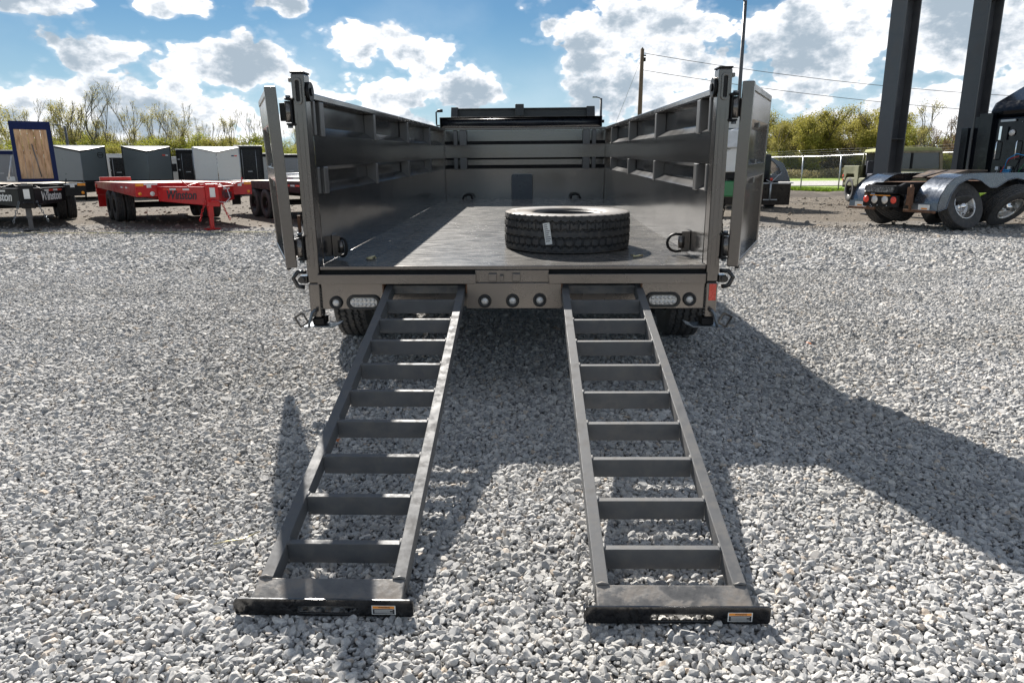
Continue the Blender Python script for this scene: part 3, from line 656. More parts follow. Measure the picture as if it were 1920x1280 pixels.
# centre lip with hook brackets
MB().box(-.195, .204, -.014, .010, -.090, -.0225).build('lip_plate', paint, TR, bevel=.002)
for x in (-.100, .028): MB().box(x - .022, x + .022, -.032, -.014, -.082, -.040).build('hook_bracket', paint, TR, bevel=.003)
for x in (-.050,): MB().box(x - .010, x + .010, -.040, -.020, -.078, -.048).build('hook_tab', paint, TR, bevel=.003)
# ramp keeper bars
for a, c in ((-1.050, -.196), (.206, 1.038)):
    b = MB(); b.box(a, c, -.050, -.042, -.092, -.040); b.box(a, c, -.042, -.012, -.092, -.086)
    e = c if a < 0 else a; b.box(min(e, e + (.006 if a < 0 else -.006)), max(e, e + (.006 if a < 0 else -.006)), -.050, -.012, -.092, -.040)
    b.build('ramp_keeper', paint, TR, bevel=.002)
# lights
def round_light(x, z):
    b = MB(); b.lathe([(-.010, .0), (-.010, .030), (-.015, .034), (-.018, .032), (-.018, .024), (-.008, .022)], 28, 'y', (x, -.004, z)); 
    b = MB(); b.lathe([(.0, .036), (-.012, .036), (-.016, .032), (-.016, .023), (-.006, .022), (-.006, 0)], 28, 'y', (x, -.012, z)); g = b.build('marker_lamp', grom, TR)
    b = MB(); b.lathe([(-.006, .0215), (-.012, .018), (-.014, .007), (-.014, .0)], 24, 'y', (x, -.012, z)); b.build('lamp_lens', lens, g)
    b = MB(); b.lathe([(-.014, .005), (-.0165, .004), (-.0165, 0)], 12, 'y', (x, -.012, z)); b.build('lamp_led', chrome, g)
for x, z in ((-.965, -.201), (-.145, -.193), (.007, -.191), (.155, -.188), (.965, -.185)): round_light(x, z)
def oval_light(x, z):
    b = MB(); o_ = rounded(x, z, .094, .040, .0395, 8); i_ = rounded(x, z, .076, .027, .0265, 8); b.ring(o_, i_, 'y', -.028, -.012); g = b.build('tail_lamp', grom, TR, bevel=.003)
    b = MB(); b.prism(rounded(x, z, .0765, .0275, .027, 8), 'y', -.020, -.012); b.build('lamp_lens', lens, g, bevel=.003)
    for r_ in (-1, 1):
        for i in range(6):
            cx = x + (i - 2.5) * .0225; b = MB(); b.lathe([(-.020, .0105), (-.0245, .008), (-.027, .0)], 12, 'y', (cx, 0, z + r_ * .0125)); b.build('lamp_led', lens, g)
oval_light(-.812, -.199); oval_light(.822, -.187)
# chassis, axles, tongue
b = MB()
for x in (-.42, .42): b.box(x - .04, x + .04, .25, L_ + .6, -.235, -.05)
for y in (1.0, 2.0, 3.0, 4.0, 5.0): b.box(-1.0, 1.0, y - .03, y + .03, -.10, -.014)
b.build('chassis', deepm, TR, bevel=.004)
b = MB(); b.hexa([(-.46, L_ + .6, -.23), (.46, L_ + .6, -.23), (.06, L_ + 1.9, -.23), (-.06, L_ + 1.9, -.23), (-.46, L_ + .6, -.12), (.46, L_ + .6, -.12), (.06, L_ + 1.9, -.12), (-.06, L_ + 1.9, -.12)]); b.build('tongue', paint, TR, bevel=.004)
b = MB(); b.cyl((0, L_ + 1.5, -.10), (0, L_ + 1.5, -.70), .05, 12); b.box(-.1, .1, L_ + 1.4, L_ + 1.6, -.86, -.84); b.box(-.03, .03, L_ + 1.47, L_ + 1.53, -.84, -.60); b.build('tongue_jack', blkd, TR)
b = MB(); b.cyl((0, .9, -.22), (0, 4.2, -.08), .06, 12); b.build('hoist_cylinder', blkd, TR)
TT = tread_tyre('tyre', .392, .235, rubber, .215, nseg=416, nz=52, side_m=rubber)
rimb = MB(); rimb.lathe([(-.10, .222), (-.095, .205), (.03, .195), (.05, .12), (.055, .07), (.10, .065), (.10, 0)], 32, 'x'); rimm = rimb.mesh('rim', blkd)
AXZ = GZ + .385
for s in (-1, 1):
    for y in (1.52, 2.42):
        zl = AXZ - .7015 - y * math.sin(R(1.2786))
        wh = empty('wheel', (s * 1.215, y, zl)); wh.parent = TR; wh.rotation_euler = (R(random.uniform(0, 90)), 0, 0 if s > 0 else math.pi)
        ob('tyre', TT, wh); ob('rim', rimm, wh)
    b = MB(); pts = [(1.02, -.18), (1.08, .02), (1.22, .085), (2.72, .085), (2.86, .02), (2.92, -.18)]
    ip = [(y + (.008 if y < 2 else -.008), z - .008) for y, z in pts]; xx = sorted((s * 1.145, s * 1.35)); poly = pts + ip[::-1]; b.prism(poly, 'x', *xx); b.build('wheel_fender', paint, TR)
b = MB()
for y in (1.52, 2.42): b.cyl((-1.12, y, AXZ - .7015 - y * .0223), (1.12, y, AXZ - .7015 - y * .0223), .05, 12)
b.build('axle', deepm, TR)

# ------------------------------------------------------------------ loading ramps
def ramp(cx, fy, top_c, label):
    slope = math.atan2(.585, 2.07); Lr = 2.17; W = .4375; hw = W / 2; tw = .0385; dp = .060
    r0 = empty('loading_ramp', (cx, fy, .018), rz=math.atan2(-(top_c - cx), 2.0), rx=0, label=label, cat='ramp', group='pull out loading ramps')
    r0.rotation_mode = 'XYZ'; r0.rotation_euler = (slope, 0, math.atan2(-(top_c - cx), 2.0))
    for s in (-1, 1):
        # left and right C-shaped side rails: top flange, outer web, bottom lip
        xo, xi = s * hw, s * (hw - tw); b = MB(); a0, a1 = sorted((xo, xi))
        b.box(a0, a1, .046, Lr, -.004, .0); w0, w1 = sorted((xo, xo - s * .006)); b.box(w0, w1, .048, Lr, -dp, -.004); b.box(w0 + .0015, w1 - .0015, -.03, .048, -dp * .6, -.024); w0, w1 = sorted((xi, xi + s * .005)); b.box(w0, w1, .048, Lr, -dp, -.004)
        b.build('side_rail', rampm, r0, bevel=.003)
    for k in range(9):
        y = .192 + .2155 * k
        b = MB(); Mx = Matrix.Translation((0, y, 0)) @ Matrix.Rotation(-slope * .75 + R(random.uniform(-1, 1)), 4, 'X')
        b.box(-hw + tw + .0005, hw - tw - .0005, 0, .004, -.072, -.003, Mx); b.box(-hw + tw + .0005, hw - tw - .0005, .0, .024, -.006, -.002, Mx); 
        b.build('rung', rampm, r0, bevel=.0015)
        for s in (-1, 1):
            b = MB(); b.cyl((s * (hw - tw - .002), y - .004, -.006), (s * (hw - tw - .002), y + .026, -.004), .005, 6); b.build('weld_bead', rampm, r0)
    b = MB(); b.box(-hw + tw, hw - tw, 2.10, 2.15, -.05, -.003); b.build('top_crosspiece', footm, r0, bevel=.003)
    # foot plate: folded wear plate over the last rung
    b = MB(); b.hexa([(-hw - .001, -.036, -.020), (hw + .001, -.036, -.020), (hw - .001, .050, -.008), (-hw + .001, .050, -.008), (-hw - .001, -.036, -.004), (hw + .001, -.036, -.004), (hw - .001, .050, .004), (-hw + .001, .050, .004)])
    b.build('foot_plate', footm, r0, bevel=.003)
    for s in (-1, 1): b = MB(); b.tube([(s * (hw - .002), .052, .003), (s * (hw - .018), .055, .005), (s * (hw - tw), .051, .003)], [.004, .0055, .004], 6); b.build('weld_bead', footm, r0)
    # handle plate: upright plate with a hand slot, rounded corners (level with the ground)
    Mi = Matrix.Rotation(-slope, 4, 'X'); hpw = .2565
    b = MB(); o_ = rounded(0, -.016, hpw, .0265, .010, 5); i_ = rounded(.012, -.022, .088, .0115, .010, 5); b.ring(o_, i_, 'y', -.049, -.042)
    b.v = [tuple(Mi @ Vector(v)) for v in b.v]; hp = b.build('handle_plate', blackm, r0, bevel=.0012)
    b = MB(); b.box(-hpw - .004, -hpw + .003, -.047, -.015, -.030, -.002); b.v = [tuple(Mi @ Vector(v)) for v in b.v]; b.build('plate_return', blackm, hp, bevel=.001)
    def onp(name, x0, x1, z0, z1, m, d):
        b = MB(); b.box(x0, x1, -.0495 - d, -.0490, z0, z1); b.v = [tuple(Mi @ Vector(v)) for v in b.v]; return b.build(name, m, hp)
    onp('warning_label', .138, .206, -.034, -.006, labelw, .0005); onp('label_band', .141, .203, -.015, -.0075, orangem, .0010); onp('label_panel', .141, .203, -.032, -.0165, inkm, .0010)
    Mt = Mi @ Matrix.Translation((.174, -.0507, -.0113)) @ Matrix.Rotation(R(90), 4, 'X')
    text('label_text', 'WARNING', .0068, inkm, hp, Mt, ext=.0001)
    for i in range(3):
        b = MB(); b.box(.146, .198 - .008 * (i % 2), -.0510, -.0506, -.0205 - i * .004, -.0190 - i * .004); b.v = [tuple(Mi @ Vector(v)) for v in b.v]; b.build('label_line', labelw, hp)
    return r0
ramp(-.598, 1.785, -.597, 'left loading ramp with nine dark rungs, its black foot plate flat on the gravel')
ramp(.398, 1.770, .368, 'right loading ramp with nine dark rungs and a tan dusty foot plate')

# ------------------------------------------------------------------ spare tyre and bits on the bed
T2 = tread_tyre('tyre_body', .402, .228, rubber, .222, nseg=624, nz=48, side_m=rubberd)
t1 = Matrix.Rotation(R(1.2786), 4, 'X')
def onbed(x, y, z): return Vector((-.1246, 3.7799, .7015)) + t1 @ Vector((x, y, z))
ST = empty('spare_tyre', onbed(.335, .80, .1155)); ST.rotation_euler = (R(1.2786), 0, R(11))
tag(ST, 'loose dusty truck tyre lying flat on the steel bed floor', 'tyre')
o = ob('tyre_body', T2, ST, rot=(0, R(90), 0))
b = MB(); b.lathe([(.092, .226), (.095, .220), (.088, .214), (.060, .208), (.0, .20), (-.060, .208), (-.088, .214), (-.085, .226)], 64, 'z'); b.build('rim_ring', grom, ST)
b = MB(); b.lathe([(.104, .245), (.109, .262), (.106, .280)], 72, 'z'); b.lathe([(.112, .318), (.115, .330), (.112, .342)], 72, 'z'); b.build('bead_rib', rubberd, ST)
a = R(-109 - 11); c_, s_ = math.cos(a), math.sin(a)
Ml = Matrix.Rotation(a, 4, 'Z') @ Matrix.Translation((.4035, 0, .006)) @ Matrix.Rotation(R(9), 4, 'X')
b = MB(); b.box(-.001, .0008, -.021, .021, -.064, .064, Ml); lb = b.build('tyre_label', labelw, ST)
for i in range(9):
    wd = random.uniform(.018, .034); b = MB(); b.box(.0008, .0013, -.016, -.016 + wd, .050 - i * .012, .055 - i * .012, Ml); b.build('label_line', mat('label grey ink', (.12, .12, .13), .6), lb)
B1 = empty('loose_bolt', onbed(-.815, .235, .008)); tag(B1, 'small brass coloured pin ring lying on the bed floor near the left tie-down', 'bolt')
b = MB(); b.tube([(.028 * math.cos(k * .6), .028 * math.sin(k * .6), 0) for k in range(10)], .0035, 6); b.build('ring', brass, B1); MB().cyl((-.02, -.01, 0), (.02, .02, .008), .007, 8).build('pin', brass, B1)
B2 = empty('loose_bolt', onbed(.70, .27, .008)); tag(B2, 'small brass coloured bolt lying in the shadow right of the big tyre', 'bolt')
b = MB(); b.cyl((0, 0, 0), (.05, .012, .004), .006, 8); b.cyl((-.006, 0, 0), (0, 0, 0), .010, 6); b.build('shank', brass, B2); MB().cyl((-.012, .05, 0), (.0, -.01, .004), .004, 8).build('wire_pin', brass, B2)
# a few dry leaves on the gravel
for (x, y, rz, sz, lab) in ((-.92, 3.02, .4, .032, 'small orange dry leaf on the sunlit gravel left of the ramps'), (1.95, 4.9, 1.4, .03, 'small orange leaf on the gravel beyond the long shadow'), (-.62, 1.33, .8, .0, '')):
    if sz == 0: continue
    vs = []; n = 11
    for i in range(n):
        a = 2 * math.pi * i / n; r = sz * (1 if i % 2 else .45); vs.append((r * math.cos(a), r * math.sin(a) * .8, .006 * math.sin(3 * a)))
    b = MB(); b.add(vs + [(0, 0, .006)], [(i, (i + 1) % n, n) for i in range(n)]); o = b.build('dry_leaf', leafmat, fix=False); o.location = (x, y, GZ + .022); o.rotation_euler = (.1, .1, rz); tag(o, lab, 'leaf')
#PART3
# ------------------------------------------------------------------ equipment trailers in the row on the left
YAW = math.atan2(-.62, -.785)    # local +Y towards the coupler
def equip(F, pm, label, words, ramp_up=False, jackm=None, beaver=False, rust=False, group='equipment trailers parked in the row on the left'):
    t = empty('equipment_trailer', (F[0], F[1], GZ), rz=YAW, label=label, cat='trailer', group=group)
    hw = 1.25; zt = 1.0; LD = 6.6
    MB().box(-hw, hw, -.09, 0, .70, zt).build('front_beam', pm, t, bevel=.006)
    for s in (-1, 1):
        x0, x1 = sorted((s * (hw - .07), s * hw)); b = MB(); b.prism([(-LD, .82), (-.09, .70), (-.09, zt - .002), (-LD, .97)], 'x', x0, x1); sr = b.build('side_rail', pm, t, bevel=.004)
        # reflective tape along the side
        for i in range(5):
            b = MB(); b.box(*sorted((s * (hw + .001), s * (hw + .003))), -.7 - i * .34 - .28, -.7 - i * .34, .865, .905); b.build('reflective_tape', redref if i % 2 == 0 else labelw, sr)
    for i in range(9):
        x = -hw + .08 + i * (2 * hw - .16) / 9; MB().box(x + .004, x + (2 * hw - .16) / 9 - .004, -LD, -.10, zt - .07, zt - .03 + random.uniform(-.002, .002)).build('deck_board', wood2, t)
    b = MB()
    for x in (-.5, .5): b.box(x - .05, x + .05, -LD, -.1, .58, .80)
    for i in range(9): b.box(-hw + .08, hw - .08, -.6 - i * .7, -.55 - i * .7, .80, .925)
    b.build('subframe', pm, t)
    # A-frame arms: deep tapered box arms converging on the coupler
    for s in (-1, 1):
        p0 = Vector((s * .78, .0)); p1 = Vector((s * .10, 1.32)); d = (p1 - p0).normalized(); n = Vector((-d.y, d.x)) * (.045)
        q = [p0 - n, p1 - n, p1 + n, p0 + n]; b = MB()
        b.hexa([(*q[0], .60), (*q[1], .53), (*q[2], .53), (*q[3], .60), (*q[0], .90), (*q[1], .90), (*q[2], .90), (*q[3], .90)])
        arm = b.build('drawbar_arm', pm, t, bevel=.006)
        b = MB(); n2 = n * 2.0; q = [p0 - n2, p1 - n2, p1 + n2, p0 + n2]; b.hexa([(*a, .901) for a in q] + [(*a, .916) for a in q]); b.build('arm_flange', pm, arm)
        # tape and lettering on the outer face
        out = Vector((n.x, n.y)) * (-s) * (-1); out = Vector((d.y, -d.x)) * s; out = out if out.x * s > 0 else -out
        o3 = Vector((out.x, out.y, 0)); d3 = Vector((d.x, d.y, 0))
        for i, (fr, mm) in enumerate(((.20, redref), (.34, labelw), (.48, redref), (.62, labelw))):
            c = Vector((*(p0 + (p1 - p0) * fr), .862)) + o3 * .0465
            b = MB(); b.add([c + d3 * a + Vector((0, 0, z)) + o3 * k for k in (0, .002) for a, z in ((-.10, -.02), (.10, -.02), (.10, .02), (-.10, .02))], [(0, 1, 2, 3), (4, 7, 6, 5), (0, 4, 5, 1), (1, 5, 6, 2), (2, 6, 7, 3), (3, 7, 4, 0)]); b.build('reflective_tape', mm, arm)
        c = Vector((*(p0 + (p1 - p0) * .50), .735)) + o3 * .0480
        ex = d3 * (1 if s > 0 else -1); ex = ex if Vector((0, 0, 1)).cross(o3).dot(ex) > 0 else -ex
        Mt = Matrix((ex, Vector((0, 0, 1)), o3)).transposed().to_4x4(); Mt.translation = c
        text('lettering', words, .27, whitep if pm is not redp else inkm, arm, Mt, ext=.002, shear=.25)
    b = MB(); b.box(-.13, .13, 1.26, 1.40, .50, .98); cp = b.build('coupler_block', pm, t, bevel=.01)
    b = MB(); b.tube([(0, 1.40, .62), (0, 1.50, .62)], .03, 8); lp = [(.075 * math.cos(k * math.pi / 7), 1.56 + .075 * math.sin(k * math.pi / 7), .62) for k in range(14)]; b.tube(lp, .022, 8, closed=True); b.build('lunette_ring', blkd if pm is not redp else redp, cp)
    b = MB(); b.box(-.055, .055, 1.401, 1.404, .70, .90); b.build('plate_label', labelw, cp)
    # jack
    jm = jackm or pm
    b = MB(); b.box(-.055, .055, 1.02, 1.13, .28, 1.02); j = b.build('landing_jack', jm, t, bevel=.006)
    b = MB(); b.box(-.042, .042, 1.033, 1.117, .02, .28); b.build('jack_leg', jm, j, bevel=.004)
    MB().box(-.15, .15, .95, 1.20, .0, .02).build('jack_foot', blkd if pm is not redp else redp, j, bevel=.003)
    b = MB(); b.tube([(.055, 1.07, .95), (.16, 1.07, .95), (.20, 1.07, 1.0), (.42, 1.09, .93), (.52, 1.09, 1.05)], .016, 8); b.build('crank_handle', pm, j)
    # chains
    for s in (-1, 1):
        c = empty('safety_chain', (0, 0, 0)); c.parent = t
        P = [Vector((s * .16, 1.38, .62)) + Vector((s * .018 * i, .02 * math.sin(i), -.048 * i)) for i in range(9)]
        for i, p_ in enumerate(P):
            b = MB(); lp = [(.016 * math.cos(2 * math.pi * k / 8), 0, .032 * math.sin(2 * math.pi * k / 8)) for k in range(8)]; Mr = Matrix.Translation(p_) @ Matrix.Rotation(R(90 * (i % 2)), 4, 'Z')
            b.tube([Mr @ Vector(q) for q in lp], .008, 5, closed=True); b.build('chain_link', zinc if pm is not redp else redp, c)
    # hoses
    b = MB(); b.tube([(-.10, 1.30, .93), (-.18, 1.36, .96), (-.32, 1.36, .86), (-.36, 1.38, .68), (-.25, 1.42, .58), (-.12, 1.40, .60)], .012, 7); b.build('brake_hose', blkd if pm is not redp else galv, t)
    b = MB(); b.tube([(-.14, 1.22, .99), (-.35, .95, 1.0), (-.62, .85, .96), (-.78, .86, 1.0), (-.80, .86, 1.10)], .014, 7); b.build('crank_rod', pm, t)
    # marker plates and lamps on the front beam ends
    for s in (-1, 1):
        b = MB(); b.box(*sorted((s * 1.08, s * 1.24)), .001, .006, .93, .985); b.build('marker_plate', amber, t)
        b = MB(); b.lathe([(.001, .036), (.012, .032), (.016, .0)], 14, 'y', (s * 1.17, 0, .77)); b.build('marker_lamp', amber, t)
        b = MB(); b.box(*sorted((s * .80, s * 1.075)), .001, .004, .955, .985); b.box(*sorted((s * .93, s * 1.02)), .001, .004, .895, .955); b.build('data_label', labelw, t)
    b = MB(); b.lathe([(.001, .05), (.006, .05), (.006, 0)], 16, 'y', (.92, 0, .765)); b.build('round_sticker', labelw, t)
    # wheels
    for s in (-1, 1):
        for y in (-3.35, -4.35):
            w_ = empty('wheel', (s * 1.05, y, .385)); w_.parent = t; w_.rotation_euler = (0, 0, 0 if s > 0 else math.pi)
            ob('tyre', FT, w_, loc=(.115, 0, 0)); ob('tyre', FT, w_, loc=(-.115, 0, 0)); ob('rim', FR, w_, loc=(.115, 0, 0))
    b = MB()
    for y in (-3.35, -4.35): b.cyl((-1.0, y, .385), (1.0, y, .385), .06, 10)
    b.build('axle', deepm, t)
    b = MB(); b.box(-1.25, 1.25, -LD - .10, -LD, .60, .97); b.build('rear_bumper', pm, t, bevel=.005)
    for s in (-1, 1):
        b = MB(); b.box(*sorted((s * .98, s * 1.24)), -LD + .02, -LD + .03, .25, .60); b.build('mud_flap', redp if pm is redp else grom, t)
    if ramp_up:
        rx0, rx1 = -1.22, -.17; b = MB(); Mr = Matrix.Translation((0, -LD + .05, 1.0)) @ Matrix.Rotation(R(3), 4, 'X')
        for a, c, z0, z1 in ((rx0, rx0 + .12, 0, 1.74), (rx1 - .10, rx1, 0, 1.74), (rx0, rx1, 1.50, 1.74), (rx0, rx1, -.05, .06)): 
            bb = MB(); bb.box(a, c, -.04, .04 - (.002 if a == rx0 and c == rx1 else 0), z0, z1, Mr); bb.build('ramp_frame', bluep, t, bevel=.005)
        nb = 5; ww = (rx1 - .10 - rx0 - .12) / nb
        for i in range(nb):
            bb = MB(); x = rx0 + .12 + i * ww; bb.box(x + .005, x + ww - .005, -.02, .02 + random.uniform(0, .006), .06, 1.50, Mr); bb.build('ramp_board', woodm, t, bevel=.003)
        bb = MB(); bb.tube([Mr @ Vector((rx1 - .50, .06, 1.08)), Mr @ Vector((rx1 - .62, .08, .10))], .014, 6); bb.build('ramp_prop', zinc, t)
        bb = MB(); bb.tube([Mr @ Vector((rx1 + .05, .0, .75)), Mr @ Vector((rx1 + .22, .05, .05))], .02, 6); bb.box(rx1 + .06, rx1 + .26, -LD, -LD + .10, 1.0, 1.12); bb.build('ramp_spring', galv, t)
    return t
FT = simple_tyre('tyre', .385, .215, .21, rubber); q = MB(); q.lathe([(.095, .215), (.09, .19), (-.05, .18), (-.05, .10), (.03, .08), (.06, .05), (.06, 0)], 28, 'x'); FR = q.mesh('rim', blkd)
q = MB(); q.lathe([(.105, .215), (.10, .195), (.02, .18), (.04, .06), (.07, .05), (.07, 0)], 28, 'x'); FRA = q.mesh('rim', alum)
equip((-11.62, 15.95), blkd, 'black equipment trailer at the far left with an upright wooden ramp behind', 'Winston', ramp_up=True, jackm=colm)
RT = equip((-7.74, 16.2), redp, 'bright red equipment trailer with dark lettering on its drawbar arm', 'Winston')
# low red ramp lying on its tail and tail lamps
b = MB(); b.box(.35, 1.15, -6.5, -6.3, 1.0, 1.10); b.build('folded_ramp', redp, RT, bevel=.01)
for z in (.72, .86): b = MB(); b.cyl((1.25, -6.45, z), (1.28, -6.45, z), .05, 14); b.build('tail_lamp', redref, RT)
T3 = equip((-4.15, 17.1), blkd, 'black equipment trailer beyond the open left door with a red and white striped side', 'Winston')
b = MB(); b.box(.2, 1.15, -2.2, -1.4, 1.02, 1.10); b.tube([(.3, -1.2, 1.12), (.9, -1.6, 1.16), (1.2, -2.6, 1.14)], .03, 6); b.build('stowed_rail', galv, T3)
b = MB(); b.lathe([(0, .10), (.04, .09), (.07, .05), (.08, 0)], 24, 'y', (.86, -1.0, 1.38)); b.box(.83, .89, -1.08, -1.0, 1.0, 1.36); b.build('added_glint_dome', chrome, T3)  # made-up chrome dome on a stalk, added to catch a sun glint

# ------------------------------------------------------------------ v-nose cargo trailers in the second row
def face(F): return math.atan2(F[0] / math.hypot(*F), -F[1] / math.hypot(*F)) if False else math.atan2(F[0], -F[1])
def vnose(F, h, body, body2, roofm, label, badge=None):
    a_ = math.atan2(-F[0], F[1]); t = empty('cargo_trailer', (F[0], F[1], GZ), rz=math.atan2(-math.sin(a_), -math.cos(a_)), label=label, cat='cargo trailer', group='enclosed cargo trailers in the rear rows')
    hw = 1.06; z0 = .42; Lb = 4.6; nose = .95; apex = h - .30
    # +x is the left side as seen from the yard
    b = MB(); b.add([(hw, 0, z0), (0, nose, z0), (0, nose, apex), (hw, 0, h - .06)], [(0, 1, 2, 3)]); b.build('nose_panel', body, t)
    b = MB(); b.add([(-hw, 0, z0), (0, nose, z0), (0, nose, apex), (-hw, 0, h - .06)], [(3, 2, 1, 0)]); b.build('nose_panel', body2, t)
    b = MB(); b.add([(hw, 0, h), (0, nose, apex + .05), (-hw, 0, h)], [(0, 1, 2)]); b.build('nose_cap', whitep, t)
    b = MB(); b.tube([(hw + .005, 0, h - .03), (0, nose + .012, apex + .02), (-hw - .005, 0, h - .03)], .038, 6); b.build('cap_trim', roofm, t)
    b = MB(); b.box(-hw, hw, -Lb, -.001, z0, h - .03); b.build('box_body', body, t, bevel=.02)
    b = MB(); b.box(-hw + .02, hw - .02, -Lb, -.02, h - .029, h + .03); b.build('roof', whitep, t, bevel=.02)
    b = MB(); b.tube([(0, nose + .004, z0), (0, nose + .004, apex)], .018, 6); b.build('nose_seam', body if body is not whitep else alum, t)
    for s in (-1, 1):
        b = MB(); b.tube([(s * hw, .0, z0), (s * hw, 0, h - .05)], .022, 6); b.build('corner_trim', roofm if roofm is not whitep else galv, t)
    for xs_ in (hw, -hw):
        for f_ in (.0,):
            pa = Vector((xs_ * (1 - f_), nose * f_, 0)); b = MB(); b.cyl(pa + Vector((0, .004, z0)), pa + Vector((0, .004, h - .06 - (h - .06 - apex) * f_)), .010, 6); b.build('panel_seam', galv if body is whitep else body, t)
        b = MB(); nv = Vector((nose, hw, 0)).normalized() if xs_ > 0 else Vector((-nose, hw, 0)).normalized(); q0 = Vector((xs_, 0, 0)) + nv * .004; q1 = Vector((0, nose, 0)) + nv * .004
        b.hexa([q0 + Vector((0, 0, z0)), q1 + Vector((0, 0, z0)), q1 + nv * .006 + Vector((0, 0, z0)), q0 + nv * .006 + Vector((0, 0, z0)), q0 + Vector((0, 0, z0 + .45)), q1 + Vector((0, 0, z0 + .45)), q1 + nv * .006 + Vector((0, 0, z0 + .45)), q0 + nv * .006 + Vector((0, 0, z0 + .45))]); b.build('stone_guard', galv if body is whitep else blkd, t)
    b = MB(); b.hexa([(-.8, .0, .34), (.8, 0, .34), (.06, 1.9, .34), (-.06, 1.9, .34), (-.8, 0, .42), (.8, 0, .42), (.06, 1.9, .42), (-.06, 1.9, .42)]); b.build('tongue', blkd, t)
    b = MB(); b.cyl((0, 1.6, .0), (0, 1.6, .75), .035, 10); b.build('tongue_jack', blkd, t)
    for s in (-1, 1):
        for y in (-2.0, -2.85): w_ = empty('wheel', (s * 1.14, y, .35)); w_.parent = t; w_.rotation_euler = (0, 0, 0 if s > 0 else math.pi); w_.scale = (.9, .9, .9); ob('tyre', FT, w_); ob('rim', FRA, w_)
    if badge:
        # badge printed on the right-hand nose panel
        P0 = Vector((-hw, 0, 0)); P1 = Vector((0, nose, 0)); dd = (P1 - P0).normalized(); nn = Vector((-dd.y, dd.x, 0)); nn = nn if nn.y > 0 else -nn
        ex = Vector((0, 0, 1)).cross(nn); ex = -ex if False else ex
        c = P0 + (P1 - P0) * .22 + Vector((0, 0, h - .42)) + nn * .006
        Mt = Matrix((ex, Vector((0, 0, 1)), nn)).transposed().to_4x4(); Mt.translation = c
        if badge == 'ring':
            bb = MB(); bb.ring(rounded(0, 0, .17, .13, .12, 5), rounded(0, 0, .14, .10, .10, 5), 'z', 0, .004); bb.box(-.15, .15, -.02, .02, 0, .004); bb.v = [tuple(Mt @ Vector(v)) for v in bb.v]; bb.build('badge', deepm, t)
        else:
            for i, (wd, mm) in enumerate(badge):
                bb = MB(); bb.box(-.20 + i * .19, -.20 + i * .19 + wd, -.028, .028, 0, .004); bb.v = [tuple(Mt @ Vector(v)) for v in bb.v]; bb.build('badge', mm, t)
    return t
hx, hy = .787 * 1.06, .617 * 1.06
vnose((-21.5, 33.7), 2.45, greyp, charp, blkd, 'mid grey v-nose cargo trailer beside the upright wooden ramp', 'ring')  # nose lighter left, darker right: sky sheen and shade put into the colours
vnose((-19.1, 35.2), 2.45, charp, charp, blkd, 'charcoal v-nose cargo trailer between the grey and the white one', [(.18, redref), (.16, labelw)])
vnose((-15.8, 35.6), 2.40, whitep, whitep, whitep, 'white v-nose cargo trailer behind the red trailer', [(.17, bluep), (.17, redref)])
# plain boxes further back, rear frames and dark doors
def boxt(deg, D, wd, h, body, door, label, win=False, Lb=4.2, z0=.45):
    a_ = R(-deg); t = empty('cargo_trailer', (-D * math.sin(a_), D * math.cos(a_), GZ), rz=math.atan2(-math.sin(a_), -math.cos(a_)), label=label, cat='cargo trailer', group='enclosed cargo trailers in the rear rows')
    b = MB(); b.box(-wd / 2, wd / 2, -Lb, -.06, z0, h); b.build('box_body', body, t, bevel=.02)
    for a, c in ((-wd / 2, -wd / 2 + .12), (wd / 2 - .12, wd / 2)): MB().box(a, c, -.06, 0, z0, h).build('door_post', body, t, bevel=.01)
    MB().box(-wd / 2, wd / 2, -.06, .01, h - .14, h + .02).build('door_header', body, t, bevel=.01)
    MB().box(-wd / 2 + .12, wd / 2 - .12, -.055, -.03, z0, h - .14).build('door', door, t)
    b = MB(); b.box(-.12, .12, -.028, -.02, 1.2, 1.24); b.build('latch', galv, t)
    for x_ in (-wd / 4, wd / 4): b = MB(); b.cyl((x_, -.018, z0 + .02), (x_, -.018, h - .16), .012, 6); b.build('lock_rod', galv, t)
    for z_ in (.75, 1.3, 1.85):
        if z_ < h - .2: MB().box(wd / 2 - .16, wd / 2 - .06, .001, .012, z_, z_ + .06).build('hinge', galv, t)
    MB().box(-wd / 2 + .02, -wd / 2 + .10, .001, .008, .62, .72).build('tail_lamp', redref, t); MB().box(wd / 2 - .10, wd / 2 - .02, .001, .008, .62, .72).build('tail_lamp', redref, t)
    if win: MB().box(-wd / 2 + .3, wd / 2 - .3, -.029, -.022, 1.25, h - .35).build('window', blkin, t)
    b = MB(); b.box(-wd / 2 - .03, wd / 2 + .03, -Lb, .02, h + .021, h + .07); b.build('roof', whitep, t, bevel=.01)
    b = MB(); b.box(-wd / 2, wd / 2, -.1, .0, .32, z0 - .002); b.build('bumper', blkd, t)
    for s in (-1, 1): w_ = empty('wheel', (s * (wd / 2 + .08), -2.1, .35)); w_.parent = t; w_.scale = (.9, .9, .9); w_.rotation_euler = (0, 0, 0 if s > 0 else math.pi); ob('tyre', FT, w_); ob('rim', FRA, w_)
    return t
blkin = mat('dark interior', (.010, .011, .013), .3, 0, var=.2, spec=.3)
def azd(px): return math.degrees(math.atan((px - 960) / 1314.5 * .971)) - 1.8
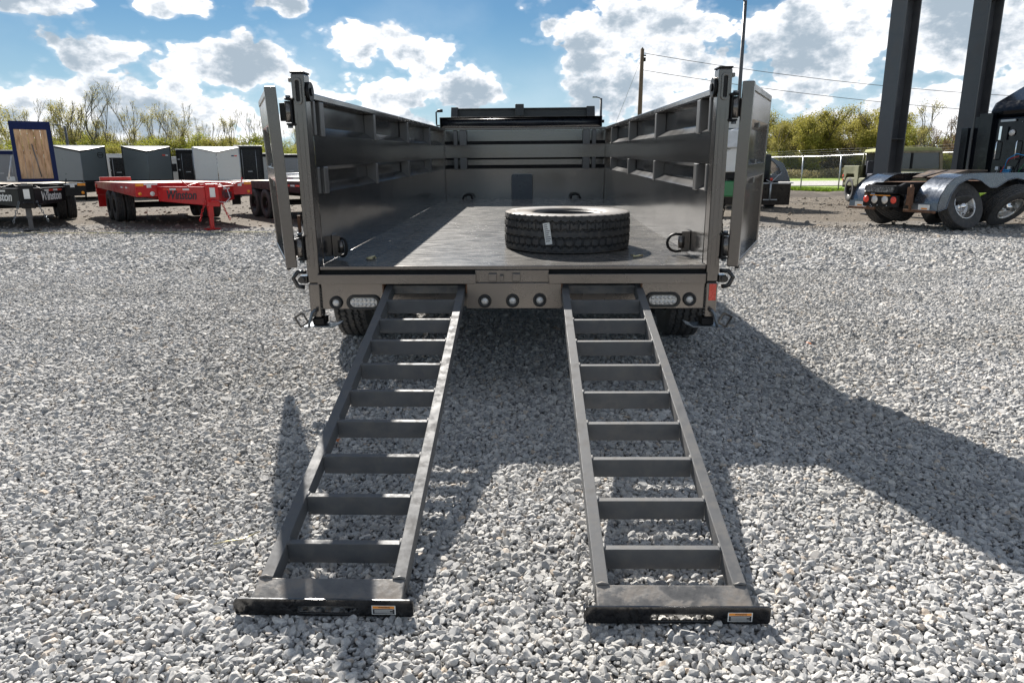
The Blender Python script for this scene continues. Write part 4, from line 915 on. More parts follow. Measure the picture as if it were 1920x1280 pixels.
for px, D, wd, h, body, door, label, win in (
    (2, 43, 1.9, 2.25, bluep, greyp, 'navy cargo trailer at the far left edge behind the black trailer', False),
    (48, 45, 1.8, 2.30, blkd, labelw, 'pale grey fronted cargo trailer half hidden by the upright wooden ramp', False),
    (224, 46, 1.05, 2.15, whitep, blkin, 'white framed trailer with a black door right of the grey box', False),
    (327, 48, .95, 2.05, whitep, labelw, 'narrow white cargo trailer far back right of the charcoal box', True),
    (354, 43, 1.05, 2.35, blkd, blkin, 'all black box trailer tucked against the left side of the white box', False),
    (470, 43, 1.45, 2.55, blkd, blkin, 'glossy black doored trailer with a white roof right of the white box', False),
    (503, 46, .95, 2.20, blkd, labelw, 'white doored cargo trailer next to the open left trailer door', False),
    (548, 46, 1.5, 2.15, blkd, greyp, 'dark cargo trailer seen in the gap beside the left corner post', False)):
    boxt(azd(px), D, wd, h, body, door, label, win)

# ------------------------------------------------------------------ the black road tractor on the right
TK = empty('road_tractor', (8.05, 15.17, GZ), rz=R(19.3), s=.88, label='black semi tractor seen from behind with twin axles and chrome hubs', cat='semi truck')
WT = tread_tyre('tyre', .52, .27, rubber, .295, nseg=240, nz=40, side_m=rubber)
q = MB(); q.lathe([(.130, .300), (.135, .285), (.118, .270), (.095, .262), (.0, .250), (-.035, .235), (-.045, .17), (-.045, .135), (-.03, .120)], 48, 'x'); WR = q.mesh('rim', alum)
q = MB(); q.lathe([(-.04, .118), (.02, .112), (.05, .100), (.06, .085), (.085, .08), (.115, .06), (.130, .03), (.134, 0)], 32, 'x'); WH = q.mesh('hub', chrome)
q = MB()
for i in range(10):
    a = 2 * math.pi * i / 10; q.cyl((-.045, .150 * math.cos(a), .150 * math.sin(a)), (-.015, .150 * math.cos(a), .150 * math.sin(a)), .014, 6)
WN = q.mesh('wheel_nut', chrome)
q = MB()
for i in range(5):
    a = 2 * math.pi * i / 5 + .3; q.cyl((-.041, .202 * math.cos(a), .202 * math.sin(a)), (-.0385, .202 * math.cos(a), .202 * math.sin(a)), .026, 12)
WHO = q.mesh('hand_hole', deepm)
for s in (-1, 1):
    for x in (0, 1.40):
        w_ = empty('wheel', (x, s * 1.075, .52)); w_.parent = TK; w_.rotation_euler = (0, R(17 * s + 40 * x), s * math.pi / 2)
        ob('tyre', WT, w_, loc=(.0, 0, 0)); ob('rim', WR, w_); ob('hub', WH, w_); ob('wheel_nut', WN, w_); ob('hand_hole', WHO, w_)
        w2 = empty('inner_wheel', (x, s * .745, .52)); w2.parent = TK; w2.rotation_euler = (0, R(50), s * math.pi / 2); ob('tyre', WT, w2)
for s in (-1, 1):
    b = MB(); b.prism([(-1.15, .96), (-1.25, .82), (-.8, .78), (6.0, .78), (6.0, 1.04), (-.95, 1.04)], 'y', s * .42 - .045, s * .42 + .045); b.build('frame_rail', blkd, TK, bevel=.01)
b = MB(); b.box(-1.22, -1.12, -.46, .46, .80, .98); b.build('rear_crossmember', blkd, TK, bevel=.01)
b = MB(); b.box(-1.245, -1.22, -.40, .40, .83, .95); b.build('plate_bar', mat('peeling plate', (.06, .06, .06), .6, 0, var=.8, scale=14, dirt=(.5, .5, .48), dirt_amt=.8, dirt_scale=16), TK)
b = MB(); b.box(-1.20, -1.12, -.50, .50, .50, .76); lb_ = b.build('lamp_bar', blkd, TK, bevel=.01)
for y, mm in ((.40, redref), (.15, lens), (-.15, lens), (-.40, redref)):
    b = MB(); b.lathe([(-.03, 0), (-.028, .05), (-.015, .078 if mm is redref else .09), (0, .08 if mm is redref else .092)], 22, 'x', (-1.20, y, .66)); b.build('tail_lamp', mm, lb_)
b = MB(); b.box(-1.21, -1.20, -.30, .30, .745, .765); b.build('lamp_strip', amber, lb_)
for y in (-.22, .05, .25):
    b = MB(); b.cyl((-1.21, y, .53), (-1.20, y, .53), .012, 8); b.build('screw', galv, lb_)
b = MB()
for x in (-.5, .65, 1.9, 3.0): b.box(x - .06, x + .06, -.38, .38, .84, .98)
for x in (0, 1.3): b.cyl((x, -1.0, .52), (x, 1.0, .52), .09, 12); b.cyl((x - .2, 0, .52), (x + .2, 0, .52), .2, 14)
b.build('axle', deepm, TK)
for x, y in ((-.62, .3), (-.62, -.3), (1.9, .3)):
    b = MB(); b.cyl((x, y, .40), (x, y, .80), .12, 14); b.build('air_bag', grom, TK)
for s in (-1, 1):
    b = MB(); b.tube([(-.95, s * .62, 1.0), (-.93, s * .62, .45)], .03, 8); b.box(-1.02, -.92, s * .62 - .05, s * .62 + .05, .55, .95); b.build('fender_strut', rustm, TK)
    b = MB(); b.box(-.92, -.88, *sorted((s * .42, s * 1.26)), .40, .455); b.build('flap_bar', rustm, TK, bevel=.004)
    # one fender skin: down the back, over both wheels, with a shallow dip between
    top = []
    for i in range(11):
        a = R(190 - 100 * i / 10); top.append((.06 + .78 * math.cos(a) * 1.12, .56 + .68 * math.sin(a)))
    top = [(-.86, .44)] + top + [(.5, 1.245), (1.3, 1.25), (2.0, 1.245)]
    for i in range(1, 8): a = R(90 - 12 * i); top.append((2.0 + .30 * math.cos(a), .945 + .30 * math.sin(a)))
    y0, y1 = sorted((s * .60, s * 1.27)); th = .018
    inn = []
    for k, (x, z) in enumerate(top):
        a_ = top[max(k - 1, 0)]; c_ = top[min(k + 1, len(top) - 1)]; d_ = Vector((c_[0] - a_[0], c_[1] - a_[1])).normalized(); inn.append((x + d_.y * th, z - d_.x * th))
    b = MB(); nn_ = len(top); vs = [(x, y, z) for y in (y0, y1) for x, z in top] + [(x, y, z) for y in (y0, y1) for x, z in inn]
    fs = []
    for k in range(nn_ - 1): fs += [(k, k + 1, nn_ + k + 1, nn_ + k), (2 * nn_ + k, 3 * nn_ + k, 3 * nn_ + k + 1, 2 * nn_ + k + 1)]
    b.add(vs, fs, True); fd = b.build('fender', fendm, TK)
    # outer skirt following the wheels
    yo = s * 1.27; low = []
    arc = [(.0 + .62 * math.cos(R(a)), .52 + .60 * math.sin(R(a))) for a in range(168, 30, -12)]; arc2 = [(1.3 + .62 * math.cos(R(a)), .52 + .60 * math.sin(R(a))) for a in range(150, 12, -12)]
    low = [(-.86, .44), (-.70, .46)] + arc + arc2 + [(2.28, .70)]
    # resample both by x fraction
    def samp(P_, f_):
        Ls = [0]; 
        for i in range(1, len(P_)): Ls.append(Ls[-1] + math.dist(P_[i], P_[i - 1]))
        t_ = f_ * Ls[-1]
        for i in range(1, len(P_)):
            if t_ <= Ls[i] + 1e-9: u_ = (t_ - Ls[i - 1]) / max(Ls[i] - Ls[i - 1], 1e-9); return tuple(P_[i - 1][q_] + (P_[i][q_] - P_[i - 1][q_]) * u_ for q_ in (0, 1))
        return P_[-1]
    def atx(P_, x):
        for i in range(1, len(P_)):
            if P_[i - 1][0] <= x <= P_[i][0] and P_[i][0] > P_[i - 1][0]: u_ = (x - P_[i - 1][0]) / (P_[i][0] - P_[i - 1][0]); return P_[i - 1][1] + u_ * (P_[i][1] - P_[i - 1][1])
        return P_[-1][1]
    b = MB(); vs = []; ks = 60
    tx = [t_ for t_ in top]
    mono = sorted([p_ for p_ in top if p_[0] > -.80], key=lambda q_: q_[0])
    lw = [(-.85, .44), (-.63, .50), (-.60, .62), (-.53, .82), (-.38, 1.01), (-.18, 1.10), (0, 1.13), (.25, 1.09), (.45, .98), (.56, .93), (.74, .93), (.85, .98), (1.05, 1.09), (1.3, 1.13), (1.55, 1.09), (1.78, .96), (1.92, .76), (2.0, .68), (2.30, .68)]
    up_ = [(-.86, .45), (-.845, .62), (-.80, .78), (-.66, 1.0), (-.45, 1.15), (-.2, 1.225), (0, 1.24), (.25, 1.245), (.45, 1.245), (.56, 1.245), (.74, 1.245), (.85, 1.245), (1.05, 1.247), (1.3, 1.25), (1.55, 1.248), (1.78, 1.246), (2.0, 1.245), (2.18, 1.15), (2.30, .95)]
    n_ = len(lw); vs = [(x, yo, z) for x, z in up_] + [(x, yo + s * .012, z) for x, z in lw] + [(x, yo - s * .018, z) for x, z in up_] + [(x, yo - s * .008, z) for x, z in lw]
    fs = []
    for k in range(n_ - 1): fs += [(k, k + 1, n_ + k + 1, n_ + k), (2 * n_ + k, 3 * n_ + k, 3 * n_ + k + 1, 2 * n_ + k + 1), (n_ + k, n_ + k + 1, 3 * n_ + k + 1, 3 * n_ + k)]
    b.add(vs, fs, False); b.build('fender_skirt', fendm, fd)
    b = MB(); b.tube([(x, yo + s * .014, z) for x, z in lw], .014, 6); b.build('fender_lip', fendm, fd)
    b = MB(); b.add([(-.875, y0, .445), (-.875, y1, .445), (-.862, y1, .60), (-.862, y0, .60), (-.885, y0, .445), (-.885, y1, .445), (-.872, y1, .60), (-.872, y0, .60)], [(0, 1, 2, 3), (4, 7, 6, 5), (0, 4, 5, 1), (1, 5, 6, 2), (2, 6, 7, 3), (3, 7, 4, 0)]); wg = b.build('fender_guard', chrome if False else zinc, fd)
    b = MB(); b.box(-.890, -.8865, (y0 + y1) / 2 - .16, (y0 + y1) / 2 + .14, .462, .575); b.build('guard_sticker', labelw, wg); b = MB(); b.box(-.893, -.8905, (y0 + y1) / 2 - .10, (y0 + y1) / 2 + .06, .475, .505); b.build('guard_stripe', amber, wg)
# fifth wheel
b = MB()
for s in (-1, 1):
    b.hexa([(.05, s * .06, 1.13), (.05, s * .34, 1.13), (.75, s * .52, 1.27), (.75, s * .04, 1.27), (.05, s * .06, 1.16), (.05, s * .34, 1.16), (.75, s * .52, 1.31), (.75, s * .04, 1.31)])
b.box(.75, 1.35, -.52, .52, 1.27, 1.31); b.box(.55, .95, -.40, -.30, 1.04, 1.27); b.box(.55, .95, .30, .40, 1.04, 1.27)
b.build('fifth_wheel', mat('greasy brown steel', (.10, .075, .058), .45, .5, var=.4, dirt=(.30, .22, .15), dirt_amt=.4), TK, bevel=.006)
b = MB(); b.box(-.8, 1.9, -.34, .34, 1.042, 1.055); b.build('deck_plate', rustm, TK)
# sleeper wall and cab
XW = 2.75
b = MB(); b.prism([(XW, .85), (XW + 2.2, .85), (XW + 2.2, 3.0), (XW + .02, 2.55)], 'y', -1.22, 1.0); cab = b.build('sleeper_cab', cabp, TK, bevel=.04)
b = MB(); b.prism([(XW + .10, 2.55), (XW + 2.2, 3.0), (XW + 2.2, 3.6), (XW + 1.2, 3.45), (XW + .18, 2.95), (XW + .05, 2.72)], 'y', -1.10, .86); b.build('roof_fairing', cabp, cab, bevel=.10)
b = MB(); b.box(XW - .04, XW + .5, 1.0, 1.14, .85, 2.62); b.build('side_extender', cabp, cab, bevel=.01)
b = MB(); b.box(XW - .10, XW + .05, .62, .98, 1.0, 2.68); b.build('back_panel', cabp, cab, bevel=.008)
b = MB(); b.box(XW - .22, XW - .10, 1.16, 1.34, .9, 2.35); b.build('fairing_panel', cabp, cab, bevel=.01)
for y in (.42, -.10, -.62):
    b = MB(); b.tube([(XW - .002, y, 1.98), (XW - .07, y, 1.98), (XW - .085, y, 1.95), (XW - .085, y, 1.58), (XW - .07, y, 1.55), (XW - .002, y, 1.55)], .014, 8); b.build('grab_handle', chrome, cab)
MB().box(XW - .13, XW - .11, .30, .36, 2.02, 2.34).build('chrome_strip', chrome, cab)
MB().box(XW - .03, XW - .005, .06, .44, 2.45, 2.50).build('hose_bar', galv, cab)
b = MB(); b.cyl((XW - .02, -.35, 2.36), (XW - .02, -1.0, 2.42), .02, 8); b.build('work_rail', chrome, cab)
b = MB(); b.lathe([(-.03, 0), (-.028, .06), (-.015, .075), (0, .078)], 24, 'x', (XW - .005, .12, 2.18)); b.build('work_lamp', lens, cab)
for i in range(18): 
    b = MB(); b.cyl((XW - .012, -.10 - i * .06, 2.43 + i * .003), (XW + .0, -.10 - i * .06, 2.43 + i * .003), .008, 6); b.build('rivet', galv, cab)
b = MB(); b.tube([(XW - .02, -.75, 2.0), (XW - .10, -.60, 1.6), (XW - .15, -.50, 1.32)], .022, 8); b.build('gas_strut', galv, cab)
for y in (.34, .02):
    b = MB(); b.box(XW - .06, XW, y - .04, y + .04, 1.30, 1.38); b.tube([(XW - .04, y, 1.30), (XW - .05, y + .02, 1.06)], .008, 6); b.build('door_latch', galv, cab)
def coil(b, x, y, z, r, turns, h, rr):
    b.tube([(x + r * .8 * math.cos(k * .5), y + r * math.sin(k * .5), z + h * k / (turns * 12.6)) for k in range(int(turns * 12.6))], rr, 6)
b = MB(); coil(b, XW - .22, -.06, 1.10, .09, 5, .22, .011); b.tube([(XW - .22, .02, 1.30), (XW - .2, -.02, 1.55), (XW - .16, -.20, 1.68), (XW - .10, -.42, 1.62), (XW - .05, -.52, 1.45)], .011, 6); b.build('air_hose', bluehose, cab)
b = MB(); b.tube([(XW - .30, .28, 1.10), (XW - .26, .16, 1.12), (XW - .20, .08, 1.30), (XW - .16, -.04, 1.56), (XW - .10, -.22, 1.62)], .011, 6); b.tube([(XW - .32, .40, 1.07), (XW - .34, .30, 1.10), (XW - .30, .22, 1.07)], .02, 6); b.build('air_hose', redhose, cab)
b = MB(); b.tube([(XW - .14, -.20, 1.08), (XW - .12, -.34, 1.35), (XW - .08, -.48, 1.58)], .010, 6); b.build('power_cable', greenp, cab)
b = MB(); coil(b, XW - .26, .16, 1.10, .06, 4, .16, .010); b.build('power_cable', blkd, cab)

# ------------------------------------------------------------------ steel columns
def column(x, y, rz, h, label, w_=.40):
    c = empty('steel_column', (x, y, GZ), rz=rz, label=label, cat='steel column', group='tall dark steel columns by the road tractor')
    t_ = .03; b = MB()
    b.box(-w_ / 2, w_ / 2, -w_ / 2, -w_ / 2 + t_, 0, h); b.build('flange', colm, c); b = MB(); b.box(-w_ / 2, w_ / 2, w_ / 2 - t_, w_ / 2, 0, h); b.build('flange', colm, c)
    b = MB(); b.box(-.012, .012, -w_ / 2 + t_, w_ / 2 - t_, 0, h); b.build('web', colm, c)
    for z_ in (1.9, 5.2):
        b = MB(); b.box(-w_ / 2 + .005, -.014, -w_ / 2 + t_, w_ / 2 - t_, z_, z_ + .012); b.build('stiffener', colm, c); b = MB(); b.box(.014, w_ / 2 - .005, -w_ / 2 + t_, w_ / 2 - t_, z_, z_ + .012); b.build('stiffener', colm, c)
    b = MB(); b.box(-w_ * .8, w_ * .8, -w_ * .8, w_ * .8, 0, .03); b.build('base_plate', colm, c)
    return c
column(9.15, 19.0, R(-70.7), 10.5, 'dark steel column standing left, nearer the parked olive vehicle', .46)
column(11.25, 19.2, R(-70.7), 10.5, 'dark steel column rising right beside the tractor cab', .46)

# ------------------------------------------------------------------ olive utility vehicle
HV = empty('utility_vehicle', (12.35, 24.6, GZ), rz=R(-3), label='olive drab open-door utility vehicle with canvas top behind the tractor', cat='utility vehicle')
b = MB(); b.prism([(-2.6, .85), (-.55, .95), (-.55, 1.12), (-2.5, 1.00)], 'x', -.80, .80); b.build('hood', olive, HV, bevel=.04)
b = MB(); b.box(-1.04, 1.04, -.55, 2.35, .55, .86); b.box(-.80, .80, -2.6, -.55, .50, .86); b.build('body', olive, HV, bevel=.04)
for s in (-1, 1):
    b = MB(); x0, x1 = sorted((s * .60, s * 1.06)); b.prism([(-2.6, .70), (-2.6, .92), (-1.1, .98), (-.75, .75), (-.95, .70), (-1.15, .88), (-2.2, .88), (-2.45, .70)], 'x', x0, x1); b.build('front_fender', olive, HV, bevel=.02)
    b = MB(); x0, x1 = sorted((s * .75, s * 1.06)); b.prism([(.95, .60), (.95, 1.27), (2.35, 1.27), (2.35, .70), (2.2, .70), (2.0, .98), (1.35, .98), (1.15, .60)], 'x', x0, x1); b.build('rear_side', olive, HV, bevel=.02)
    for y in (-1.7, 1.7): w_ = empty('wheel', (s * .92, y, .43)); w_.parent = HV; w_.scale = (1.25, 1.12, 1.12); w_.rotation_euler = (0, 0, 0 if s > 0 else math.pi); ob('tyre', FT, w_); ob('rim', FR, w_)
b = MB(); b.box(-1.0, 1.0, 2.28, 2.36, .70, 1.27); b.build('tailgate', olive, HV, bevel=.01)
b = MB(); b.box(-1.0, 1.0, 2.36, 2.50, .50, .70); b.build('rear_bumper', blkd, HV, bevel=.01)
b = MB(); b.cyl((-1.08, 2.30, .92), (-1.06, 2.30, .92), .05, 10); b.cyl((-1.08, 2.30, .78), (-1.06, 2.30, .78), .04, 10); b.build('tail_lamp', redref, HV)
b = MB(); b.ring([(-1.0, 1.08), (1.0, 1.08), (.92, 1.72), (-.92, 1.72)], [(-.90, 1.15), (.90, 1.15), (.83, 1.66), (-.83, 1.66)], 'y', -.60, -.52); wf = b.build('windscreen_frame', mat('tan frame', (.30, .24, .16), .7, dirt=(.12, .13, .07), dirt_amt=.8), HV)
for x0, x1 in ((-.88, -.03), (.03, .88)): b = MB(); b.box(x0, x1, -.57, -.56, 1.15, 1.66); b.build('windscreen_pane', glassd, wf)
MB().box(-.03, .03, -.60, -.52, 1.15, 1.66).build('centre_bar', blkd, wf)
b = MB(); b.tube([(-.35, -.62, 1.66), (-.62, -.625, 1.34)], .012, 6); b.build('wiper', blkd, wf)
b = MB(); b.prism([(-.95, 1.70), (.95, 1.70), (.90, 1.80), (.6, 1.84), (-.6, 1.84), (-.90, 1.80)], 'y', -.56, .95); b.build('canvas_top', mat('faded canvas', (.38, .38, .17), .9, 0, var=.2, bump=.3, bscale=8), HV, bevel=.03)
b = MB(); b.box(-.9, .9, .95, .98, .86, 1.27); b.build('cab_back', blkd, HV); b = MB(); b.box(-.85, .85, .94, .96, 1.28, 1.68); b.build('rear_curtain', greyp, HV)
for s in (-1, 1): b = MB(); b.tube([(s * .98, .9, .9), (s * .93, .9, 1.72)], .03, 8); b.build('door_pillar', olive, HV)
for x in (-.62, .62):
    b = MB(); b.box(x - .28, x + .28, .2, .65, .86, 1.00); b.box(x - .28, x + .28, .62, .76, .95, 1.42); b.build('seat', mat('grey seat', (.07, .075, .10), .8), HV, bevel=.03)

# ------------------------------------------------------------------ white truck with black bumper and green machine beyond the right door
WT_ = empty('white_semi', (6.75, 22.3, GZ), rz=R(0), label='white cab truck with black bumper mostly hidden by the open right door', cat='semi truck')
b = MB(); b.box(-1.18, 1.12, 0, .10, .10, .74); b.hexa([(1.12, 0, .10), (1.22, .35, .14), (1.22, .40, .14), (1.12, .10, .10), (1.12, 0, .74), (1.26, .35, .78), (1.26, .40, .78), (1.12, .10, .74)]); b.build('front_bumper', mat('bumper brown black', (.03, .024, .02), .3, .4, dirt=(.15, .12, .09), dirt_amt=.3), WT_, bevel=.015)
b = MB(); b.box(-1.18, 1.20, -.01, .12, .745, .775); b.build('bumper_rail', galv, WT_)
b = MB(); b.prism([(.55, .80), (1.20, .80), (1.08, 1.10), (.92, 1.36), (.60, 1.52), (.30, 1.60), (.30, 1.52), (.58, 1.42), (.80, 1.22), (.88, 1.02), (.55, 1.0)], 'y', .25, 1.1); b.build('wing', fendm, WT_, bevel=.02)
b = MB(); b.box(-.75, .56, .2, 1.6, .80, 1.62); b.build('hood', cabp, WT_, bevel=.06)
b = MB(); b.box(-1.0, .38, 1.2, 3.5, 1.0, 2.95); b.build('cab', whitep, WT_, bevel=.08)
b = MB(); b.box(-.9, .30, 1.185, 1.199, 1.75, 2.45); b.build('windscreen', glassd, WT_)
b = MB(); b.cyl((.62, 1.9, 1.3), (.62, 1.9, 3.0), .045, 12); b.build('exhaust_stack', blkd, WT_)
b = MB(); b.cyl((.52, 1.8, 1.3), (.52, 1.8, 2.95), .075, 14); b.build('stack_guard', whitep, WT_)
for s in (-1, 1): w_ = empty('wheel', (s * .78, .85, .48)); w_.parent = WT_; w_.scale = (1.3, 1.25, 1.25); w_.rotation_euler = (0, 0, 0 if s > 0 else math.pi); ob('tyre', FT, w_); ob('rim', FRA, w_)
b = MB(); b.tube([(.36, -.04, .86), (.50, -.08, .78), (.66, -.06, .95), (.80, -.05, 1.08)], .014, 6); b.cyl((.50, -.05, .80), (.50, -.05, .25), .03, 8); b.box(.30, .72, -.06, -.02, .25, .28); b.build('tow_fitting', galv, WT_)
b = MB(); b.cyl((.50, -.08, .84), (.50, -.08, .92), .04, 10); b.build('red_knob', redref, WT_)
GM = empty('green_machine', (4.72, 19.2, GZ), rz=R(180), label='green compact machine glimpsed between the right post and its door', cat='machine')
w_ = empty('wheel', (.35, .0, .42)); w_.parent = GM; w_.rotation_euler = (0, 0, 0); ob('tyre', TT, w_, ); w_.scale = (1.1, 1.08, 1.08)
w_ = empty('wheel', (-.9, .0, .42)); w_.parent = GM; w_.rotation_euler = (0, 0, math.pi); ob('tyre', TT, w_, ); w_.scale = (1.1, 1.08, 1.08)
b = MB(); b.box(-.75, .15, -.3, .5, .50, .90); b.build('green_body', greenp, GM, bevel=.03)
b = MB(); b.box(-.8, .1, -.3, .5, .95, 1.14); b.build('black_deck', blkd, GM, bevel=.02)
b = MB(); b.prism([(-.7, 1.12), (.0, 1.12), (-.05, 1.55), (-.30, 1.72), (-.65, 1.72)], 'y', -.2, .6); b.build('white_hood', whitep, GM, bevel=.03)
b = MB(); b.tube([(.0, -.3, 1.12), (-.10, -.35, 1.40), (-.30, -.35, 1.46)], .02, 6); b.tube([(-.15, .5, 1.7), (-.15, .5, 2.1), (-.5, .5, 2.2)], .03, 6); b.build('guard_rail', galv, GM)
b = MB(); b.box(-.62, -.1, .0, .7, 1.72, 2.15); b.build('cab_frame', mat('pale grey cab', (.6, .62, .64), .4), GM, bevel=.03)

# ------------------------------------------------------------------ chain link fence
FN = empty('chain_link_fence', (FENCE0.x, FENCE0.y, GZ), rz=math.atan2(FD.y, FD.x), label='galvanised chain link fence with barbed wire arms along the yard edge', cat='fence')
PS = 3.05; HF = 1.78; wirem = mat('dull wire', (.20, .20, .20), .6, .3)
for k in range(-3, 14):
    x = k * PS; b = MB(); b.cyl((x, 0, 0), (x, 0, HF - .02), .032, 10); p_ = b.build('fence_post', galv, FN)
    b = MB(); b.tube([(x, 0, HF), (x, -.28, HF + .30)], .014, 6); b.build('barb_arm', galv, p_)
b = MB(); pts = []
for i in range(0, 16 * 4 + 1): x = -3 * PS + i * PS / 4; pts.append((x, 0, HF + .012 * math.sin(x * .8) + (-.09 * max(0, 1 - abs(x + 7.6) / 1.5))))
b.tube(pts, .024, 8); b.build('top_rail', mat('bright rail', (.75, .75, .74), .35, .3), FN)
for j in range(3):
    b = MB(); b.tube([(-3 * PS + i * PS, -.10 * j - .06, HF + .09 + .105 * j + .01 * math.sin(i * 2.1 + j)) for i in range(17)], .0035, 4); b.build('barbed_wire', wirem, FN)
b = MB(); x0, x1 = -3 * PS, 13 * PS; st = .085; wr = .0014     # woven mesh, real wires
def wire(a, c):
    d = (Vector(c) - Vector(a)).normalized(); n_ = Vector((-d.z, 0, d.x)) * wr; o_ = len(b.v)
    b.v += [tuple(Vector(a) - n_), tuple(Vector(a) + n_), tuple(Vector(c) + n_), tuple(Vector(c) - n_)]; b.f.append((o_, o_ + 1, o_ + 2, o_ + 3)); b.sm.append(False)
x = x0 - HF
while x < x1:
    a, c = (max(x, x0), 0), (min(x + HF, x1), 0)
    wire((a[0], .035, a[0] - x), (c[0], .035, c[0] - x)); wire((a[0], .033, HF - (a[0] - x)), (c[0], .033, HF - (c[0] - x))); x += st
wm = b.build('wire_mesh', galv, FN, fix=False); wm['kind'] = 'stuff'
RD = empty('bent_rod', (15.6, 34.4, GZ)); tag(RD, 'thin rusty rod leaning beside the fence near the olive vehicle', 'rod')
b = MB(); b.tube([(0, 0, 0), (.08, 0, .4), (.22, 0, .85), (.34, 0, 1.15)], .022, 6); b.build('rod', rustm, RD)

# ------------------------------------------------------------------ poles and lines
PP = empty('utility_pole', (8.53, 60, GZ), label='weathered wooden utility pole rising beyond the trailer', cat='utility pole'); PP.rotation_euler = (0, R(.4), 0)
b = MB(); b.cyl((0, 0, 0), (0, 0, 10.45), .21, 12, .15); b.build('pole', polem, PP)
b = MB(); b.cyl((.0, 0, 10.35), (.0, 0, 10.55), .06, 8); b.box(.12, .32, -.05, .05, 9.9, 10.0); b.box(.12, .30, -.05, .05, 9.5, 9.8); b.build('insulator', blkd, PP)
for name_, z0_, z1_, sg in (('power_line', 10.12, 4.6, .9), ('power_line', 8.85, 3.2, .8)):
    b = MB(); n_ = 24; P_ = []
    for i in range(n_ + 1):
        u = i / n_; P_.append((8.6 + 44 * u, 60, z0_ + (z1_ + 1.4 - z0_) * u - sg * 4 * u * (1 - u)))
    b.tube(P_, .022, 4); o = b.build(name_, mat('wire', (.10, .10, .11), .5), fix=False)
    tag(o, 'upper overhead wire running right from the wooden pole' if z0_ > 10 else 'lower overhead wire running right from the wooden pole', 'wire')
b = MB(); b.cyl((8.5, 60, 9.6), (4.8, 60, GZ), .016, 4); o = b.build('guy_wire', galv, fix=False); tag(o, 'thin guy wire slanting left down from the wooden pole', 'wire')
def lamp_post(x, y, h, r, label, head=.5, side=-1):
    t = empty('lamp_post', (x, y, GZ), label=label, cat='lamp post')
    b = MB(); b.cyl((0, 0, 0), (0, 0, h), r, 12, r * .75); b.build('pole', colm, t)
    b = MB(); b.tube([(0, 0, h - .05), (side * head * .3, 0, h + .06), (side * head * .6, 0, h + .08)], r * .35, 6); b.box(*sorted((side * head * .45, side * head)), -.12, .12, h + .05, h + .13); b.build('lamp_head', colm, t)
lamp_post(8.24, 30, 7.55, .09, 'tall black lamp post rising behind the right corner post', .35, -1)
lamp_post(5.42, 60, 6.75, .12, 'distant lamp post just right of the tarp roller', .7, -1)
lamp_post(-39.2, 60, 5.0, .12, 'distant lamp post among bare trees above the grey cargo trailer', 1.0, -1)
RP = MB(); pts = [(-13.5 + i * .45, 14.6 + .08 * math.sin(i * .5) - .01 * i, GZ + .012 + .004 * math.sin(i * 2)) for i in range(20)]; RP.tube(pts, .006, 5); o = RP.build('yellow_rope', mat('pale yellow cord', (.55, .50, .22), .7)); tag(o, 'thin pale yellow cord stretched over the gravel before the parked trailers', 'cord')
RP = MB(); RP.tube([(-1.08, 2.10, GZ + .020), (-1.04, 2.105, GZ + .026), (-.99, 2.13, GZ + .022), (-.95, 2.175, GZ + .026)], .0022, 5); o = RP.build('grass_straw', brass); tag(o, 'single yellow straw lying on the gravel left of the left ramp', 'straw')
#PART4
# ------------------------------------------------------------------ trees
bark = mat('grey brown bark', (.15, .13, .11), .9, 0, var=.3, scale=4)
barkd = mat('dark bark', (.085, .07, .055), .9, 0, var=.3, scale=4)
def leafm(name, c1, c2):
    m = bpy.data.materials.new(name); m.use_nodes = True; t = m.node_tree; b = t.nodes['Principled BSDF']; L = t.links.new
    g = t.nodes.new('ShaderNodeNewGeometry'); r = t.nodes.new('ShaderNodeValToRGB'); L(g.outputs['Random Per Island'], r.inputs[0]); r.color_ramp.elements[0].color = (*c1, 1); r.color_ramp.elements[1].color = (*c2, 1)
    L(r.outputs[0], b.inputs['Base Color']); b.inputs['Roughness'].default_value = .7; b.inputs['Specular IOR Level'].default_value = .2
    tr = t.nodes.new('ShaderNodeBsdfTranslucent'); L(r.outputs[0], tr.inputs[0]); mx = t.nodes.new('ShaderNodeMixShader'); mx.inputs[0].default_value = .45; L(b.outputs[0], mx.inputs[1]); L(tr.outputs[0], mx.inputs[2]); L(mx.outputs[0], t.nodes['Material Output'].inputs[0])
    return m
lf_bud = leafm('budding leaves', (.30, .27, .085), (.44, .39, .15))
lf_yel = leafm('yellow green leaves', (.235, .215, .045), (.42, .375, .10))
lf_grn = leafm('fresh green leaves', (.20, .22, .03), (.40, .40, .07))
lf_brn = leafm('brown buds', (.16, .10, .055), (.28, .20, .11))
